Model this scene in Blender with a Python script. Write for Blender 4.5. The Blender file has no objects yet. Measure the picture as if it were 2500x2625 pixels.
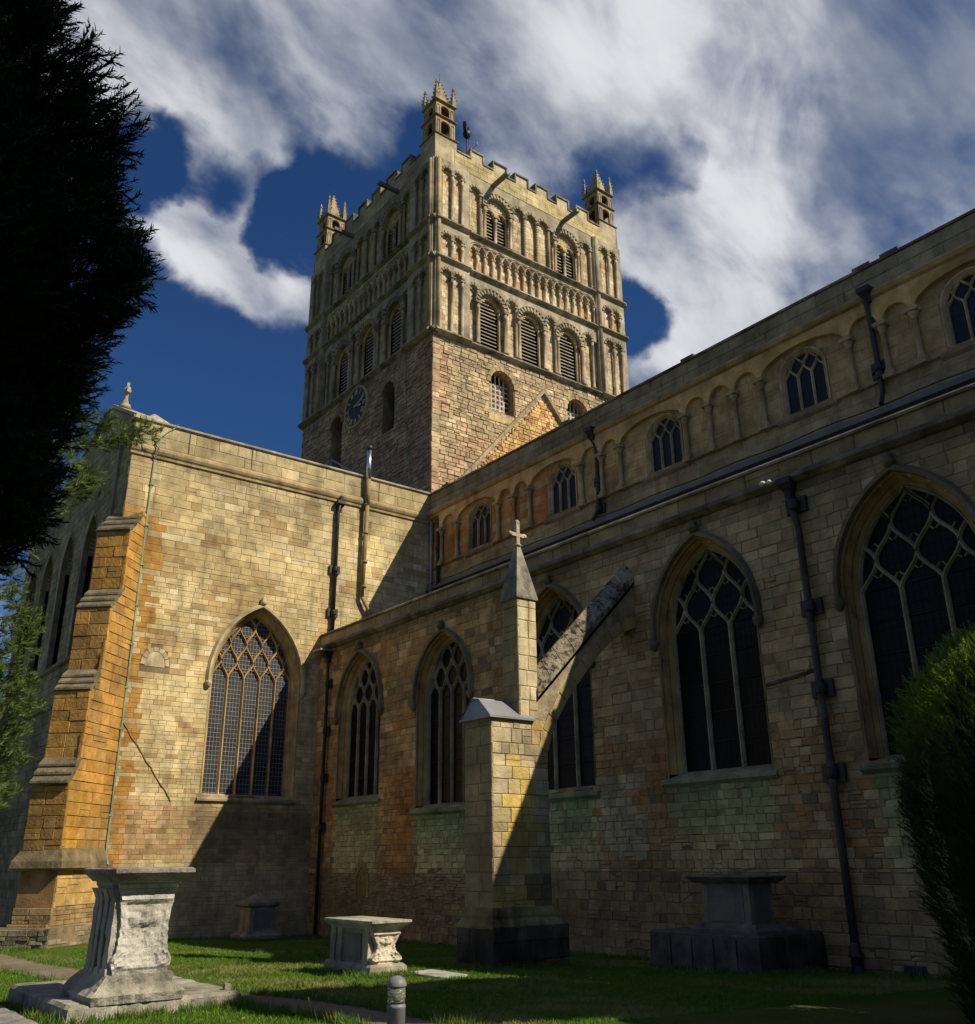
import bpy, bmesh, math, random
import numpy as np
from mathutils import Vector, Matrix
from mathutils.geometry import tessellate_polygon

S = bpy.context.scene
C = S.collection
R = math.radians
rnd = random.Random(7)

# ------------------------------------------------------------ camera
yaw, pit, rol = R(127.913), R(20.458), R(-0.598)
fw = Vector((math.cos(pit)*math.sin(yaw), math.cos(pit)*math.cos(yaw), math.sin(pit)))
rt = Vector((math.cos(yaw), -math.sin(yaw), 0)); up = rt.cross(fw)
rt2 = rt*math.cos(rol)+up*math.sin(rol); up2 = -rt*math.sin(rol)+up*math.cos(rol)
EYE = Vector((0, 0, 2.4))
cam = bpy.data.cameras.new('camera'); co = bpy.data.objects.new('camera', cam); C.objects.link(co)
cam.sensor_fit = 'VERTICAL'; cam.sensor_height = 24; cam.lens = 2394.35/2625*24
cam.clip_start = .1; cam.clip_end = 5000
m = Matrix.Identity(4)
for i in range(3):
    m[i][0] = rt2[i]; m[i][1] = up2[i]; m[i][2] = -fw[i]; m[i][3] = EYE[i]
co.matrix_world = m
S.camera = co
S.view_settings.view_transform = 'Standard'; S.view_settings.look = 'None'
S.view_settings.exposure = 0.52; S.view_settings.gamma = 1
S.view_settings.use_curve_mapping = False

# ------------------------------------------------------------ sun + sky
SUNV = Vector((-.95, -.523, 1)).normalized()          # towards the sun
ELEV = math.asin(SUNV.z)
sun = bpy.data.lights.new('sun', 'SUN'); sun.energy = 3.9; sun.angle = R(.5); sun.color = (1, .88, .66)
so = bpy.data.objects.new('sun', sun); C.objects.link(so); so.location = (-60, -30, 90)
so.rotation_euler = SUNV.to_track_quat('Z', 'Y').to_euler()
W = bpy.data.worlds.new('World'); S.world = W; W.use_nodes = True
nt = W.node_tree; nt.nodes.clear()
def wn(t, **k):
    n = nt.nodes.new(t)
    for a, b in k.items(): setattr(n, a, b)
    return n
def wmath(op, a, b=None, c=None, clamp=False):
    n = wn('ShaderNodeMath', operation=op, use_clamp=clamp)
    for i, v in enumerate((a, b, c)):
        if v is None: continue
        if isinstance(v, (int, float)): n.inputs[i].default_value = v
        else: nt.links.new(v, n.inputs[i])
    return n.outputs[0]
def wvec(op, a, b=None, s=None):
    n = wn('ShaderNodeVectorMath', operation=op)
    for i, v in enumerate((a, b)):
        if v is None: continue
        if isinstance(v, (tuple, list)): n.inputs[i].default_value = v
        else: nt.links.new(v, n.inputs[i])
    if s is not None:
        if isinstance(s, (int, float)): n.inputs['Scale'].default_value = s
        else: nt.links.new(s, n.inputs['Scale'])
    return n
def wmix(f, a, b):
    n = wn('ShaderNodeMix', data_type='RGBA')
    if isinstance(f, (int, float)): n.inputs[0].default_value = f
    else: nt.links.new(f, n.inputs[0])
    for i, v in ((6, a), (7, b)):
        if isinstance(v, tuple): n.inputs[i].default_value = v
        else: nt.links.new(v, n.inputs[i])
    return n.outputs[2]
def wnoise(vec, scale, detail, rough, dist=0):
    n = wn('ShaderNodeTexNoise'); nt.links.new(vec, n.inputs['Vector'])
    n.inputs['Scale'].default_value = scale; n.inputs['Detail'].default_value = detail
    n.inputs['Roughness'].default_value = rough; n.inputs['Distortion'].default_value = dist
    return n
SKYK = 0.06
sky = wn('ShaderNodeTexSky', sky_type='NISHITA'); sky.sun_disc = False
sky.sun_elevation = ELEV; sky.sun_rotation = math.atan2(SUNV.x, SUNV.y); sky.altitude = 100
sky.air_density = 1.0; sky.dust_density = .3; sky.ozone_density = 2.5
tc = wn('ShaderNodeTexCoord'); D = tc.outputs['Generated']
sep = wn('ShaderNodeSeparateXYZ'); nt.links.new(D, sep.inputs[0])
zz = wmath('MAXIMUM', sep.outputs[2], .06)
pl = wvec('DIVIDE', D); cz = wn('ShaderNodeCombineXYZ')
for i in range(3): nt.links.new(zz, cz.inputs[i])
nt.links.new(cz.outputs[0], pl.inputs[1])
plane = wvec('MULTIPLY', pl.outputs[0], (1, 1, 0)).outputs[0]
# stretch the clouds a little along their drift (NE-SW in the photograph)
rot = wn('ShaderNodeMapping'); nt.links.new(plane, rot.inputs[0]); rot.inputs['Rotation'].default_value = (0, 0, R(28)); rot.inputs['Scale'].default_value = (1.5, 1.0, 1)
warp = wnoise(rot.outputs[0], 2.1, 4, .55)
wofs = wvec('SCALE', wvec('SUBTRACT', warp.outputs['Color'], (.5, .5, .5)).outputs[0], s=.42).outputs[0]
pw = wvec('ADD', rot.outputs[0], wofs).outputs[0]
n1a = wnoise(pw, 2.6, 6, .5).outputs['Fac']; 
EAX = Vector((.02, -.86, -.51)).normalized()
dte = wn('ShaderNodeVectorMath', operation='DOT_PRODUCT'); nt.links.new(D, dte.inputs[0]); dte.inputs[1].default_value = EAX
sv = wn('ShaderNodeVectorMath', operation='SCALE'); sv.inputs[0].default_value = EAX; nt.links.new(wmath('MULTIPLY', dte.outputs['Value'], -.52), sv.inputs['Scale'])
DS = wvec('ADD', D, sv.outputs[0]).outputs[0]
n1b = wnoise(DS, 8.5, 8, .54, .35).outputs['Fac']
n1 = wmath('ADD', wmath('MULTIPLY', n1a, .3), wmath('MULTIPLY', n1b, .7))
n2 = wnoise(pw, 9.0, 6, .62).outputs['Fac']
Dw = wvec('NORMALIZE', wvec('ADD', D, wvec('SCALE', wvec('SUBTRACT', wnoise(D, 9, 5, .6).outputs['Color'], (.5, .5, .5)).outputs[0], s=.085).outputs[0]).outputs[0]).outputs[0]
dens = wmath('SUBTRACT', wmath('ADD', wmath('MULTIPLY', n1, 2.35), wmath('MULTIPLY', n2, .14)), 1.215)
mac = wmath('ADD', 0.0, .04)
BL = [  # where cloud banks (+) and clear holes (-) lie: direction, angular radius, weight
 ((0.771,-0.224,0.597),0.054,0.55), ((0.772,-0.267,0.577),0.061,0.60), ((0.773,-0.307,0.555),0.061,0.60), ((0.772,-0.349,0.531),0.040,0.40),
 ((0.702,-0.166,0.693),0.109,0.32), ((0.709,-0.221,0.670),0.065,0.20), ((0.711,-0.265,0.652),0.036,0.18), ((0.707,-0.309,0.637),0.029,0.12),
 ((0.625,-0.306,0.718),0.080,0.34), ((0.626,-0.353,0.695),0.058,0.26), ((0.540,-0.402,0.740),0.130,0.22), ((0.542,-0.468,0.698),0.087,0.24),
 ((0.419,-0.557,0.717),0.145,0.30), ((0.505,-0.536,0.676),0.051,0.12), ((0.422,-0.695,0.582),0.101,0.45), ((0.347,-0.717,0.605),0.109,0.40),
 ((0.484,-0.673,0.559),0.072,0.34), ((0.475,-0.713,0.515),0.080,0.34), ((0.525,-0.611,0.593),0.036,0.70), ((0.555,-0.668,0.495),0.058,0.36),
 ((0.280,-0.737,0.616),0.181,0.36), ((0.370,-0.774,0.514),0.145,0.36), ((0.663,-0.255,0.704),0.036,-0.22), ((0.671,-0.305,0.676),0.022,-0.15),
 ((0.669,-0.369,0.645),0.080,-0.36), ((0.631,-0.387,0.673),0.036,-0.22), ((0.612,-0.436,0.660),0.043,-0.24), ((0.724,-0.361,0.588),0.054,-0.36),
 ((0.840,-0.295,0.456),0.159,-0.50), ((0.833,-0.376,0.406),0.109,-0.45), ((0.823,-0.229,0.520),0.058,-0.40), ((0.794,-0.182,0.579),0.036,-0.30),
 ((0.757,-0.183,0.628),0.033,-0.70), ((0.743,-0.226,0.630),0.032,-0.70), ((0.737,-0.275,0.617),0.033,-0.70), ((0.733,-0.327,0.597),0.036,-0.60),
 ((0.703,-0.354,0.616),0.043,-0.30), ((0.506,-0.588,0.631),0.047,-0.45), ((0.474,-0.616,0.630),0.033,-0.22), ((0.441,-0.646,0.623),0.036,-0.42),
 ((0.565,-0.618,0.547),0.043,-0.55), ((0.572,-0.637,0.517),0.029,-0.30), ((0.565,-0.636,0.526),0.029,-0.30), ((0.525,-0.655,0.543),0.029,-0.22),
 ((0.548,-0.531,0.646),0.033,-0.28), ((0.522,-0.680,0.514),0.022,-0.20), ((0.461,-0.498,0.734),0.043,-0.10), ((0.357,-0.660,0.661),0.043,-0.10)]
for d, w, k in BL:
    dd = Vector(d).normalized()
    dot = wn('ShaderNodeVectorMath', operation='DOT_PRODUCT'); nt.links.new(Dw, dot.inputs[0]); dot.inputs[1].default_value = dd
    mr = wn('ShaderNodeMapRange', interpolation_type='SMOOTHSTEP')
    nt.links.new(dot.outputs['Value'], mr.inputs[0]); mr.inputs[1].default_value = math.cos(w*1.7); mr.inputs[2].default_value = 1.0
    mr.inputs[3].default_value = 0; mr.inputs[4].default_value = k*(.85 if k > 0 else .95)
    mac = wmath('ADD', mac, mr.outputs[0])
mac = wmath('MINIMUM', wmath('MAXIMUM', mac, -.36), .32)
dens = wmath('ADD', dens, mac)
cov = wn('ShaderNodeMapRange', interpolation_type='SMOOTHSTEP'); nt.links.new(dens, cov.inputs[0]); cov.inputs[1].default_value = -.10; cov.inputs[2].default_value = .52
shn = wnoise(wvec('ADD', DS, (.03, .015, -.035)).outputs[0], 6.4, 6, .52, .2).outputs['Fac']
shd = wmath('ADD', shn, wmath('MULTIPLY', dens, .22))
shm = wn('ShaderNodeMapRange', interpolation_type='SMOOTHSTEP'); nt.links.new(shd, shm.inputs[0]); shm.inputs[1].default_value = .44; shm.inputs[2].default_value = .76
def cc(r, g, b): return (r/SKYK, g/SKYK, b/SKYK, 1)
ccol = wmix(shm.outputs[0], cc(.17, .195, .25), cc(.54, .545, .565))
skyt = wn('ShaderNodeVectorMath', operation='MULTIPLY'); nt.links.new(sky.outputs[0], skyt.inputs[0]); skyt.inputs[1].default_value = (.25, .46, .74)
hz = wn('ShaderNodeMapRange', interpolation_type='SMOOTHSTEP'); nt.links.new(sep.outputs[2], hz.inputs[0]); hz.inputs[1].default_value = .0; hz.inputs[2].default_value = .12
wcol = wmix(wmath('MULTIPLY', cov.outputs[0], .96), skyt.outputs[0], ccol)
wcol = wmix(hz.outputs[0], cc(.16, .18, .21), wcol)
# below the horizon the world is plain dull ground
bg = wn('ShaderNodeBackground'); bg.inputs[1].default_value = SKYK; nt.links.new(wcol, bg.inputs[0])
wo = wn('ShaderNodeOutputWorld'); nt.links.new(bg.outputs[0], wo.inputs[0])

# ------------------------------------------------------------ materials
def mat(name, base=(.5, .5, .5), rough=.9, tint=False, nz=(.8, 1.2), nscale=2.0, grime=0.0, gcol=(.035, .032, .027), bump=.3, bscale=14, metal=0, spec=.25, big=None, fine=.12, trans=0, dispdist=.02, gsc=1.0):
    M = bpy.data.materials.new(name); M.use_nodes = True; t = M.node_tree; N = t.nodes; L = t.links
    b = N['Principled BSDF']; b.inputs['Roughness'].default_value = rough; b.inputs['Metallic'].default_value = metal
    b.inputs['Specular IOR Level'].default_value = spec
    geo = N.new('ShaderNodeNewGeometry'); pos = geo.outputs['Position']
    def noise(sc, det=5, ro=.55, vec=None):
        n = N.new('ShaderNodeTexNoise'); L.new(vec or pos, n.inputs['Vector']); n.inputs['Scale'].default_value = sc
        n.inputs['Detail'].default_value = det; n.inputs['Roughness'].default_value = ro; return n.outputs['Fac']
    def rng(v, a, b_, c, d):
        n = N.new('ShaderNodeMapRange'); L.new(v, n.inputs[0]); n.inputs[1].default_value = a; n.inputs[2].default_value = b_
        n.inputs[3].default_value = c; n.inputs[4].default_value = d; return n.outputs[0]
    def mul(c, f):
        n = N.new('ShaderNodeVectorMath'); n.operation = 'SCALE'; L.new(c, n.inputs[0]); L.new(f, n.inputs['Scale']); return n.outputs[0]
    col = N.new('ShaderNodeRGB'); col.outputs[0].default_value = (*base, 1); c = col.outputs[0]
    if tint:
        at = N.new('ShaderNodeAttribute'); at.attribute_name = 'tint'
        oi = N.new('ShaderNodeObjectInfo')
        for o in (at.outputs['Color'], oi.outputs['Color']):
            n = N.new('ShaderNodeVectorMath'); n.operation = 'MULTIPLY'; L.new(c, n.inputs[0]); L.new(o, n.inputs[1]); c = n.outputs[0]
    c = mul(c, rng(noise(nscale), .3, .7, nz[0], nz[1]))
    c = mul(c, rng(noise(nscale*.22, 6, .6), .35, .65, 1-(nz[1]-1)*1.25, 1+(nz[1]-1)*.85))
    c = mul(c, rng(noise(38, 4, .7), .3, .7, 1-fine, 1+fine))
    if grime:
        mp = N.new('ShaderNodeMapping'); L.new(pos, mp.inputs[0]); mp.inputs['Scale'].default_value = (2.6, 2.6, .33)
        g1 = rng(noise(1.0, 6, .65, mp.outputs[0]), .50, .74, 0, grime)
        g2 = rng(noise(1.3*gsc, 6, .7), .55 if gsc == 1 else .50, .75 if gsc == 1 else .58, 0, grime)
        ad = N.new('ShaderNodeMath'); ad.operation = 'ADD'; ad.use_clamp = True; L.new(g1, ad.inputs[0]); L.new(g2, ad.inputs[1])
        mx = N.new('ShaderNodeMix'); mx.data_type = 'RGBA'; L.new(ad.outputs[0], mx.inputs[0]); L.new(c, mx.inputs[6]); mx.inputs[7].default_value = (*gcol, 1); c = mx.outputs[2]
    L.new(c, b.inputs['Base Color'])
    if bump:
        bp = N.new('ShaderNodeBump'); bp.inputs['Strength'].default_value = bump; bp.inputs['Distance'].default_value = dispdist
        a = noise(bscale, 6, .65); L.new(a, bp.inputs['Height']); L.new(bp.outputs[0], b.inputs['Normal'])
    return M
M = {}
M['stone'] = mat('limestone', (1.10, 1.04, .86), .92, True, (.68, 1.24), 2.6, .42, bump=.75, fine=.2, bscale=16)
M['rubble'] = mat('rubble_stone', (1.10, 1.03, .86), .95, True, (.72, 1.22), 3.0, .22, bump=.9, bscale=11, dispdist=.04)
M['carved'] = mat('carved_limestone', (1.06, 1.03, .95), .92, True, (.70, 1.25), 2.4, .62, bump=.7, bscale=18)
M['mortar'] = mat('mortar', (.32, .25, .15), .95, False, (.6, 1.3), 2.0, .4, bump=.8, bscale=20)
M['mortar_dark'] = mat('mortar_dark', (.25, .195, .12), .95, False, (.6, 1.3), 2.0, .4, bump=.8, bscale=20)
M['mortar_ochre'] = mat('ochre_mortar', (.36, .22, .09), .95, False, (.6, 1.3), 2.0, .4, bump=.8, bscale=20)
M['black_stone'] = mat('blackened_stone', (1, 1, 1), .95, True, (.45, 1.5), 2.0, .75, gcol=(.02, .018, .015), bump=.9, bscale=12)
M['lichened'] = mat('lichened_coping_stone', (1, 1, 1), .95, True, (.6, 1.3), 3.0, .85, gcol=(.035, .028, .018), bump=1.0, bscale=14, dispdist=.04, gsc=6)
M['tomb'] = mat('weathered_tomb_stone', (1, 1, 1), .93, True, (.6, 1.25), 3.4, .62, gcol=(.06, .055, .048), bump=1.0, bscale=13, dispdist=.035)
M['slate'] = mat('grey_slate_panel', (.16, .15, .13), .7, False, (.8, 1.15), 3, .3, bump=.15)
M['lead'] = mat('sheet_lead', (.30, .31, .34), .5, False, (.85, 1.1), 2, .15, bump=.1, metal=.4)
M['roof'] = mat('lead_roof', (.14, .145, .15), .6, False, (.8, 1.15), 2, .3, bump=.1)
M['iron'] = mat('black_iron', (.022, .022, .023), .5, False, (.7, 1.4), 5, .0, bump=.25, bscale=30, spec=.4)
M['iron_worn'] = mat('worn_black_iron', (.03, .03, .032), .5, False, (.7, 1.4), 5, .5, gcol=(.25, .23, .2), bump=.25, bscale=30, spec=.4)
M['pipe_gold'] = mat('stone_coloured_pipe', (.30, .21, .09), .7, False, (.8, 1.15), 3, .35, bump=.2)
M['steel'] = mat('stainless_flue', (.62, .66, .68), .28, False, (.95, 1.05), 3, 0, bump=.05, metal=1)
M['copper'] = mat('green_copper', (.22, .31, .21), .8, False, (.75, 1.25), 3, .3, gcol=(.12, .1, .05), bump=.3)
M['glass'] = mat('dark_leaded_glass', (.008, .008, .009), .3, False, (.8, 1.2), 3, 0, bump=.35, bscale=5, spec=.10, dispdist=.02)
M['glass_blue'] = mat('clerestory_glass', (.010, .014, .026), .35, False, (.8, 1.2), 3, 0, bump=.35, bscale=5, spec=.22)
M['glass_sun'] = mat('sunlit_window_glass', (.018, .021, .026), .5, False, (.5, 1.6), 3, 0, bump=.4, bscale=5, spec=.4)  # lighter copy of the dark glass, sunlight on it put into the colour
M['came'] = mat('lead_came', (.30, .31, .32), .55, False, (.8, 1.15), 5, 0, bump=0)
M['came_dark'] = mat('dark_lead_came', (.035, .037, .04), .55, False, (.8, 1.15), 5, 0, bump=0)
M['came_faint'] = mat('faint_lead_came', (.022, .023, .024), .8, False, (.6, 1.3), 5, 0, bump=0, spec=.05)  # darker than the other cames, so the lattice shows only faintly
M['louvre'] = mat('louvre_boards', (.40, .35, .29), .85, False, (.8, 1.2), 3, .15, bump=.2)
M['void'] = mat('dark_interior', (.006, .006, .006), 1, False, bump=0)
M['dial'] = mat('clock_dial_blue', (.010, .012, .020), .5, False, (.85, 1.15), 3, 0, bump=.1)
M['gilt'] = mat('gilding', (.55, .45, .22), .5, False, (.8, 1.1), 4, 0, bump=0)
M['bollard'] = mat('grey_painted_metal', (.20, .205, .225), .45, False, (.9, 1.08), 6, .12, bump=.08, bscale=30)
M['path'] = mat('path_tarmac', (.20, .165, .12), .95, False, (.75, 1.15), 1.6, .25, gcol=(.09, .08, .055), bump=.5, bscale=60)
M['bark'] = mat('bark', (.07, .05, .035), .95, False, (.6, 1.3), 5, .3, bump=.9, bscale=14, dispdist=.03)
def leafmat(name, trans=.25, rough=.6):
    Mx = bpy.data.materials.new(name); Mx.use_nodes = True; t = Mx.node_tree; N = t.nodes; L = t.links
    b = N['Principled BSDF']; b.inputs['Roughness'].default_value = rough; b.inputs['Specular IOR Level'].default_value = .2
    at = N.new('ShaderNodeAttribute'); at.attribute_name = 'tint'; L.new(at.outputs['Color'], b.inputs['Base Color'])
    tr = N.new('ShaderNodeBsdfTranslucent'); L.new(at.outputs['Color'], tr.inputs[0])
    mx = N.new('ShaderNodeMixShader'); mx.inputs[0].default_value = trans
    L.new(b.outputs[0], mx.inputs[1]); L.new(tr.outputs[0], mx.inputs[2]); L.new(mx.outputs[0], N['Material Output'].inputs[0])
    return Mx
M['leaf'] = leafmat('foliage'); M['grass'] = leafmat('grass_blades', .3, .7)
# acrylic of the bollard lamp
Mg = bpy.data.materials.new('clear_acrylic'); Mg.use_nodes = True
_b = Mg.node_tree.nodes['Principled BSDF']; _b.inputs['Roughness'].default_value = .08; _b.inputs['Transmission Weight'].default_value = .85; _b.inputs['Base Color'].default_value = (.75, .8, .72, 1); _b.inputs['IOR'].default_value = 1.3
M['acrylic'] = Mg
# ground
Mx = bpy.data.materials.new('lawn'); Mx.use_nodes = True; t = Mx.node_tree; b = t.nodes['Principled BSDF']; b.inputs['Roughness'].default_value = 1; b.inputs['Specular IOR Level'].default_value = .05
g = t.nodes.new('ShaderNodeNewGeometry')
def _n(sc, d=5):
    n = t.nodes.new('ShaderNodeTexNoise'); t.links.new(g.outputs['Position'], n.inputs['Vector']); n.inputs['Scale'].default_value = sc; n.inputs['Detail'].default_value = d; return n.outputs['Fac']
r1 = t.nodes.new('ShaderNodeValToRGB'); t.links.new(_n(.55), r1.inputs[0])
r1.color_ramp.elements[0].position = .40; r1.color_ramp.elements[0].color = (.05, .10, .014, 1)
r1.color_ramp.elements[1].position = .68; r1.color_ramp.elements[1].color = (.13, .12, .045, 1)
r2 = t.nodes.new('ShaderNodeValToRGB'); t.links.new(_n(22, 4), r2.inputs[0]); r2.color_ramp.elements[0].color = (.55, .55, .55, 1); r2.color_ramp.elements[1].color = (1.35, 1.3, 1.2, 1)
mm = t.nodes.new('ShaderNodeVectorMath'); mm.operation = 'MULTIPLY'; t.links.new(r1.outputs[0], mm.inputs[0]); t.links.new(r2.outputs[0], mm.inputs[1]); t.links.new(mm.outputs[0], b.inputs[0])
bp = t.nodes.new('ShaderNodeBump'); bp.inputs['Strength'].default_value = .8; bp.inputs['Distance'].default_value = .05; t.links.new(_n(30, 5), bp.inputs['Height']); t.links.new(bp.outputs[0], b.inputs['Normal'])
M['lawn'] = Mx

# ------------------------------------------------------------ helpers
Z3 = Vector((0, 0, 1))
class Frame:
    def __init__(s, O, U, N): s.O = Vector(O); s.U = Vector(U).normalized(); s.N = Vector(N).normalized()
    def P(s, u, v, n=0): return s.O+s.U*u+Z3*v+s.N*n
def tag(o, label=None, cat=None, group=None, kind=None):
    if label: o['label'] = label
    if cat: o['category'] = cat
    if group: o['group'] = group
    if kind: o['kind'] = kind
    return o
def thing(name, label, cat, loc, group=None):
    o = bpy.data.objects.new(name, None); o.empty_display_size = .3; C.objects.link(o); o.location = loc
    o.matrix_basis = Matrix.Translation(loc)
    o['_w'] = list(loc); return tag(o, label, cat, group)
def inv_of(p):
    # every ancestor of a part sits either at a thing's base (translation only) or at the origin
    return Matrix.Translation(-Vector(p['_w'])) if '_w' in p else Matrix.Identity(4)
def attach(o, parent):
    if parent is not None:
        o.parent = parent; o.matrix_parent_inverse = inv_of(parent)
class MB:
    def __init__(s): s.v = []; s.f = []; s.t = []; s.sm = []
    def add(s, vs, fs, tint=(1, 1, 1), smooth=False):
        k = len(s.v); s.v += [tuple(x) for x in vs]
        for f in fs: s.f.append(tuple(k+i for i in f)); s.t.append(tint); s.sm.append(smooth)
    def box(s, fr, u0, u1, v0, v1, n0, n1, tint=(1, 1, 1)):
        P = [fr.P(u, v, n) for n in (n0, n1) for v in (v0, v1) for u in (u0, u1)]
        s.add(P, [(0, 1, 3, 2)[::-1], (4, 5, 7, 6), (0, 1, 5, 4), (2, 3, 7, 6)[::-1], (0, 2, 6, 4)[::-1], (1, 3, 7, 5)], tint)
    def quad(s, a, b, c, d, tint=(1, 1, 1)): s.add([a, b, c, d], [(0, 1, 2, 3)], tint)
    def loft(s, rings, tint=(1, 1, 1), closed=True, cap=False, smooth=False):
        n = len(rings[0]); vs = [p for r in rings for p in r]; fs = []
        for k in range(len(rings)-1):
            for i in range(n if closed else n-1):
                j = (i+1) % n; fs.append((k*n+i, k*n+j, (k+1)*n+j, (k+1)*n+i))
        if cap: fs.append(tuple(range(n))[::-1]); fs.append(tuple((len(rings)-1)*n+i for i in range(n)))
        s.add(vs, fs, tint, smooth)
    def tube(s, pts, r, k=8, tint=(1, 1, 1), r2=None, smooth=True):
        pts = [Vector(p) for p in pts]; rings = []
        for i, p in enumerate(pts):
            d = (pts[min(i+1, len(pts)-1)]-pts[max(i-1, 0)]).normalized()
            a = d.cross(Z3) if abs(d.z) < .95 else d.cross(Vector((1, 0, 0))); a.normalize(); b = d.cross(a)
            rr = r if r2 is None else r+(r2-r)*i/(len(pts)-1)
            rings.append([p+(a*math.cos(q)+b*math.sin(q))*rr for q in [2*math.pi*j/k for j in range(k)]])
        s.loft(rings, tint, cap=True, smooth=smooth)
    def lathe(s, c, prof, k=10, tint=(1, 1, 1), smooth=True, sq=False):
        rings = []
        for z, r in prof:
            if sq: rings.append([c+Vector((sx*r, sy*r, z)) for sx, sy in ((-1, -1), (1, -1), (1, 1), (-1, 1))])
            else: rings.append([c+Vector((r*math.cos(2*math.pi*j/k), r*math.sin(2*math.pi*j/k), z)) for j in range(k)])
        s.loft(rings, tint, cap=True, smooth=smooth and not sq)
    def panel(s, fr, loops, nf, nb=None, tint=(1, 1, 1), outer=False):
        # face with holes at nf; reveals of the holes (and of the rim if outer) back to nb
        L = [[Vector((u, v, 0)) for u, v in lp] for lp in loops]
        flat = [p for lp in L for p in lp]
        tris = tessellate_polygon(L)
        vs = [fr.P(p.x, p.y, nf) for p in flat]; fs = []
        for t_ in tris:
            a, b, c = (flat[i] for i in t_)
            cr = (b.x-a.x)*(c.y-a.y)-(b.y-a.y)*(c.x-a.x)
            if abs(cr) < 1e-9: continue
            fs.append(tuple(t_) if cr > 0 else tuple(t_)[::-1])
        s.add(vs, fs, tint)
        if nb is not None:
            for i, lp in enumerate(loops):
                if i == 0 and not outer: continue
                s.loft([[fr.P(u, v, nf) for u, v in lp], [fr.P(u, v, nb) for u, v in lp]], tint)
    def strip(s, fr, pts, w, nf, nb, tint=(1, 1, 1), closed=False, nose=.3):
        pts = [p for i, p in enumerate(pts) if i == 0 or (abs(p[0]-pts[i-1][0])+abs(p[1]-pts[i-1][1])) > 1e-5]
        n = len(pts)
        if n < 2: return
        rings = []; mid = nb+(nf-nb)*.45
        for i, p in enumerate(pts):
            a = pts[max(i-1, 0)]; b = pts[min(i+1, n-1)]
            dx, dy = b[0]-a[0], b[1]-a[1]; l = math.hypot(dx, dy) or 1; nx, ny = -dy/l, dx/l; h = w/2
            rings.append([fr.P(p[0]+nx*q, p[1]+ny*q, nn) for q, nn in ((-h, nb), (-h, mid), (-h*nose, nf), (h*nose, nf), (h, mid), (h, nb))])
        s.loft(rings, tint, cap=True)
    def build(s, name, material, parent=None, kind=None, label=None):
        me = bpy.data.meshes.new(name); me.from_pydata(s.v, [], s.f); me.materials.append(material)
        a = me.attributes.new('tint', 'FLOAT_COLOR', 'FACE')
        if s.f:
            a.data.foreach_set('color', np.array([(x[0], x[1], x[2], 1) for x in s.t], dtype=np.float32).ravel())
            me.polygons.foreach_set('use_smooth', s.sm)
        me.update()
        o = bpy.data.objects.new(name, me); C.objects.link(o); attach(o, parent)
        if kind: o['kind'] = kind
        if label: o['label'] = label
        return o
def vn(x, y, sd=0):
    def h(i, j):
        k = (i*374761393+j*668265263+sd*1442695041) & 0xffffffff
        k = ((k ^ (k >> 13))*1274126177) & 0xffffffff
        return ((k ^ (k >> 16)) & 0xffff)/65535
    i, j = math.floor(x), math.floor(y); fx, fy = x-i, y-j; fx = fx*fx*(3-2*fx); fy = fy*fy*(3-2*fy)
    return (h(i, j)*(1-fx)+h(i+1, j)*fx)*(1-fy)+(h(i, j+1)*(1-fx)+h(i+1, j+1)*fx)*fy
def mixc(a, b, t): t = max(0, min(1, t)); return tuple(a[i]*(1-t)+b[i]*t for i in range(3))
def sc(c, k): return tuple(x*k for x in c)
def sst(a, b, x): t = max(0, min(1, (x-a)/(b-a))); return t*t*(3-2*t)

class Arch:
    def __init__(s, uc, w, v0, vs, h=None, kind='p'):
        s.uc, s.a, s.v0, s.vs, s.kind = uc, w/2, v0, vs, kind
        s.h = h if h is not None else w/2
        s.R = (s.a**2+s.h**2)/(2*s.a)
    def half(s, o=0, m=9):           # arch points (x from centre, v) from springing to apex
        if s.kind == 'p':
            c = s.R-s.a; Rr = s.R+o; th = math.acos(c/Rr)
            return [(Rr*math.cos(th*i/m)-c, s.vs+Rr*math.sin(th*i/m)) for i in range(m+1)]
        a, h = s.a+o, s.h+o
        return [(a*math.cos(math.pi/2*i/m), s.vs+h*math.sin(math.pi/2*i/m)) for i in range(m+1)]
    def line(s, o=0, m=9, legs=True, ob=0):
        hp = s.half(o, m); L = [(s.uc-x, v) for x, v in hp]; Rr = [(s.uc+x, v) for x, v in hp[::-1]][1:]
        if legs: L = [(s.uc-s.a-o, s.v0-ob)]+L; Rr = Rr+[(s.uc+s.a+o, s.v0-ob)]
        return L+Rr
    def hw(s, v, o=0):
        if v <= s.vs: return s.a+o
        if s.kind == 'p':
            Rr = s.R+o; d = Rr*Rr-(v-s.vs)**2
            return math.sqrt(d)-(s.R-s.a) if d > (s.R-s.a)**2 else None
        h = s.h+o; q = (v-s.vs)/h
        return (s.a+o)*math.sqrt(1-q*q) if q < 1 else None
    def top(s, u, o=0):
        x = abs(u-s.uc)
        if x >= s.a+o: return s.vs
        if s.kind == 'p': return s.vs+math.sqrt(max(0, (s.R+o)**2-(x+s.R-s.a)**2))
        return s.vs+(s.h+o)*math.sqrt(max(0, 1-(x/(s.a+o))**2))
    def gap(s, va, vb, o=0):         # interval of u the opening takes out of a stone course
        if vb <= s.v0-.001 or va >= s.top(s.uc, o): return None
        w = s.hw(max(va+(vb-va)*.35, s.v0), o)
        return None if w is None or w < .03 else (s.uc-w, s.uc+w)
    def inside(s, u, v, o=0):
        w = s.hw(v, o); return v >= s.v0-.01 and w is not None and abs(u-s.uc) < w

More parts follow.
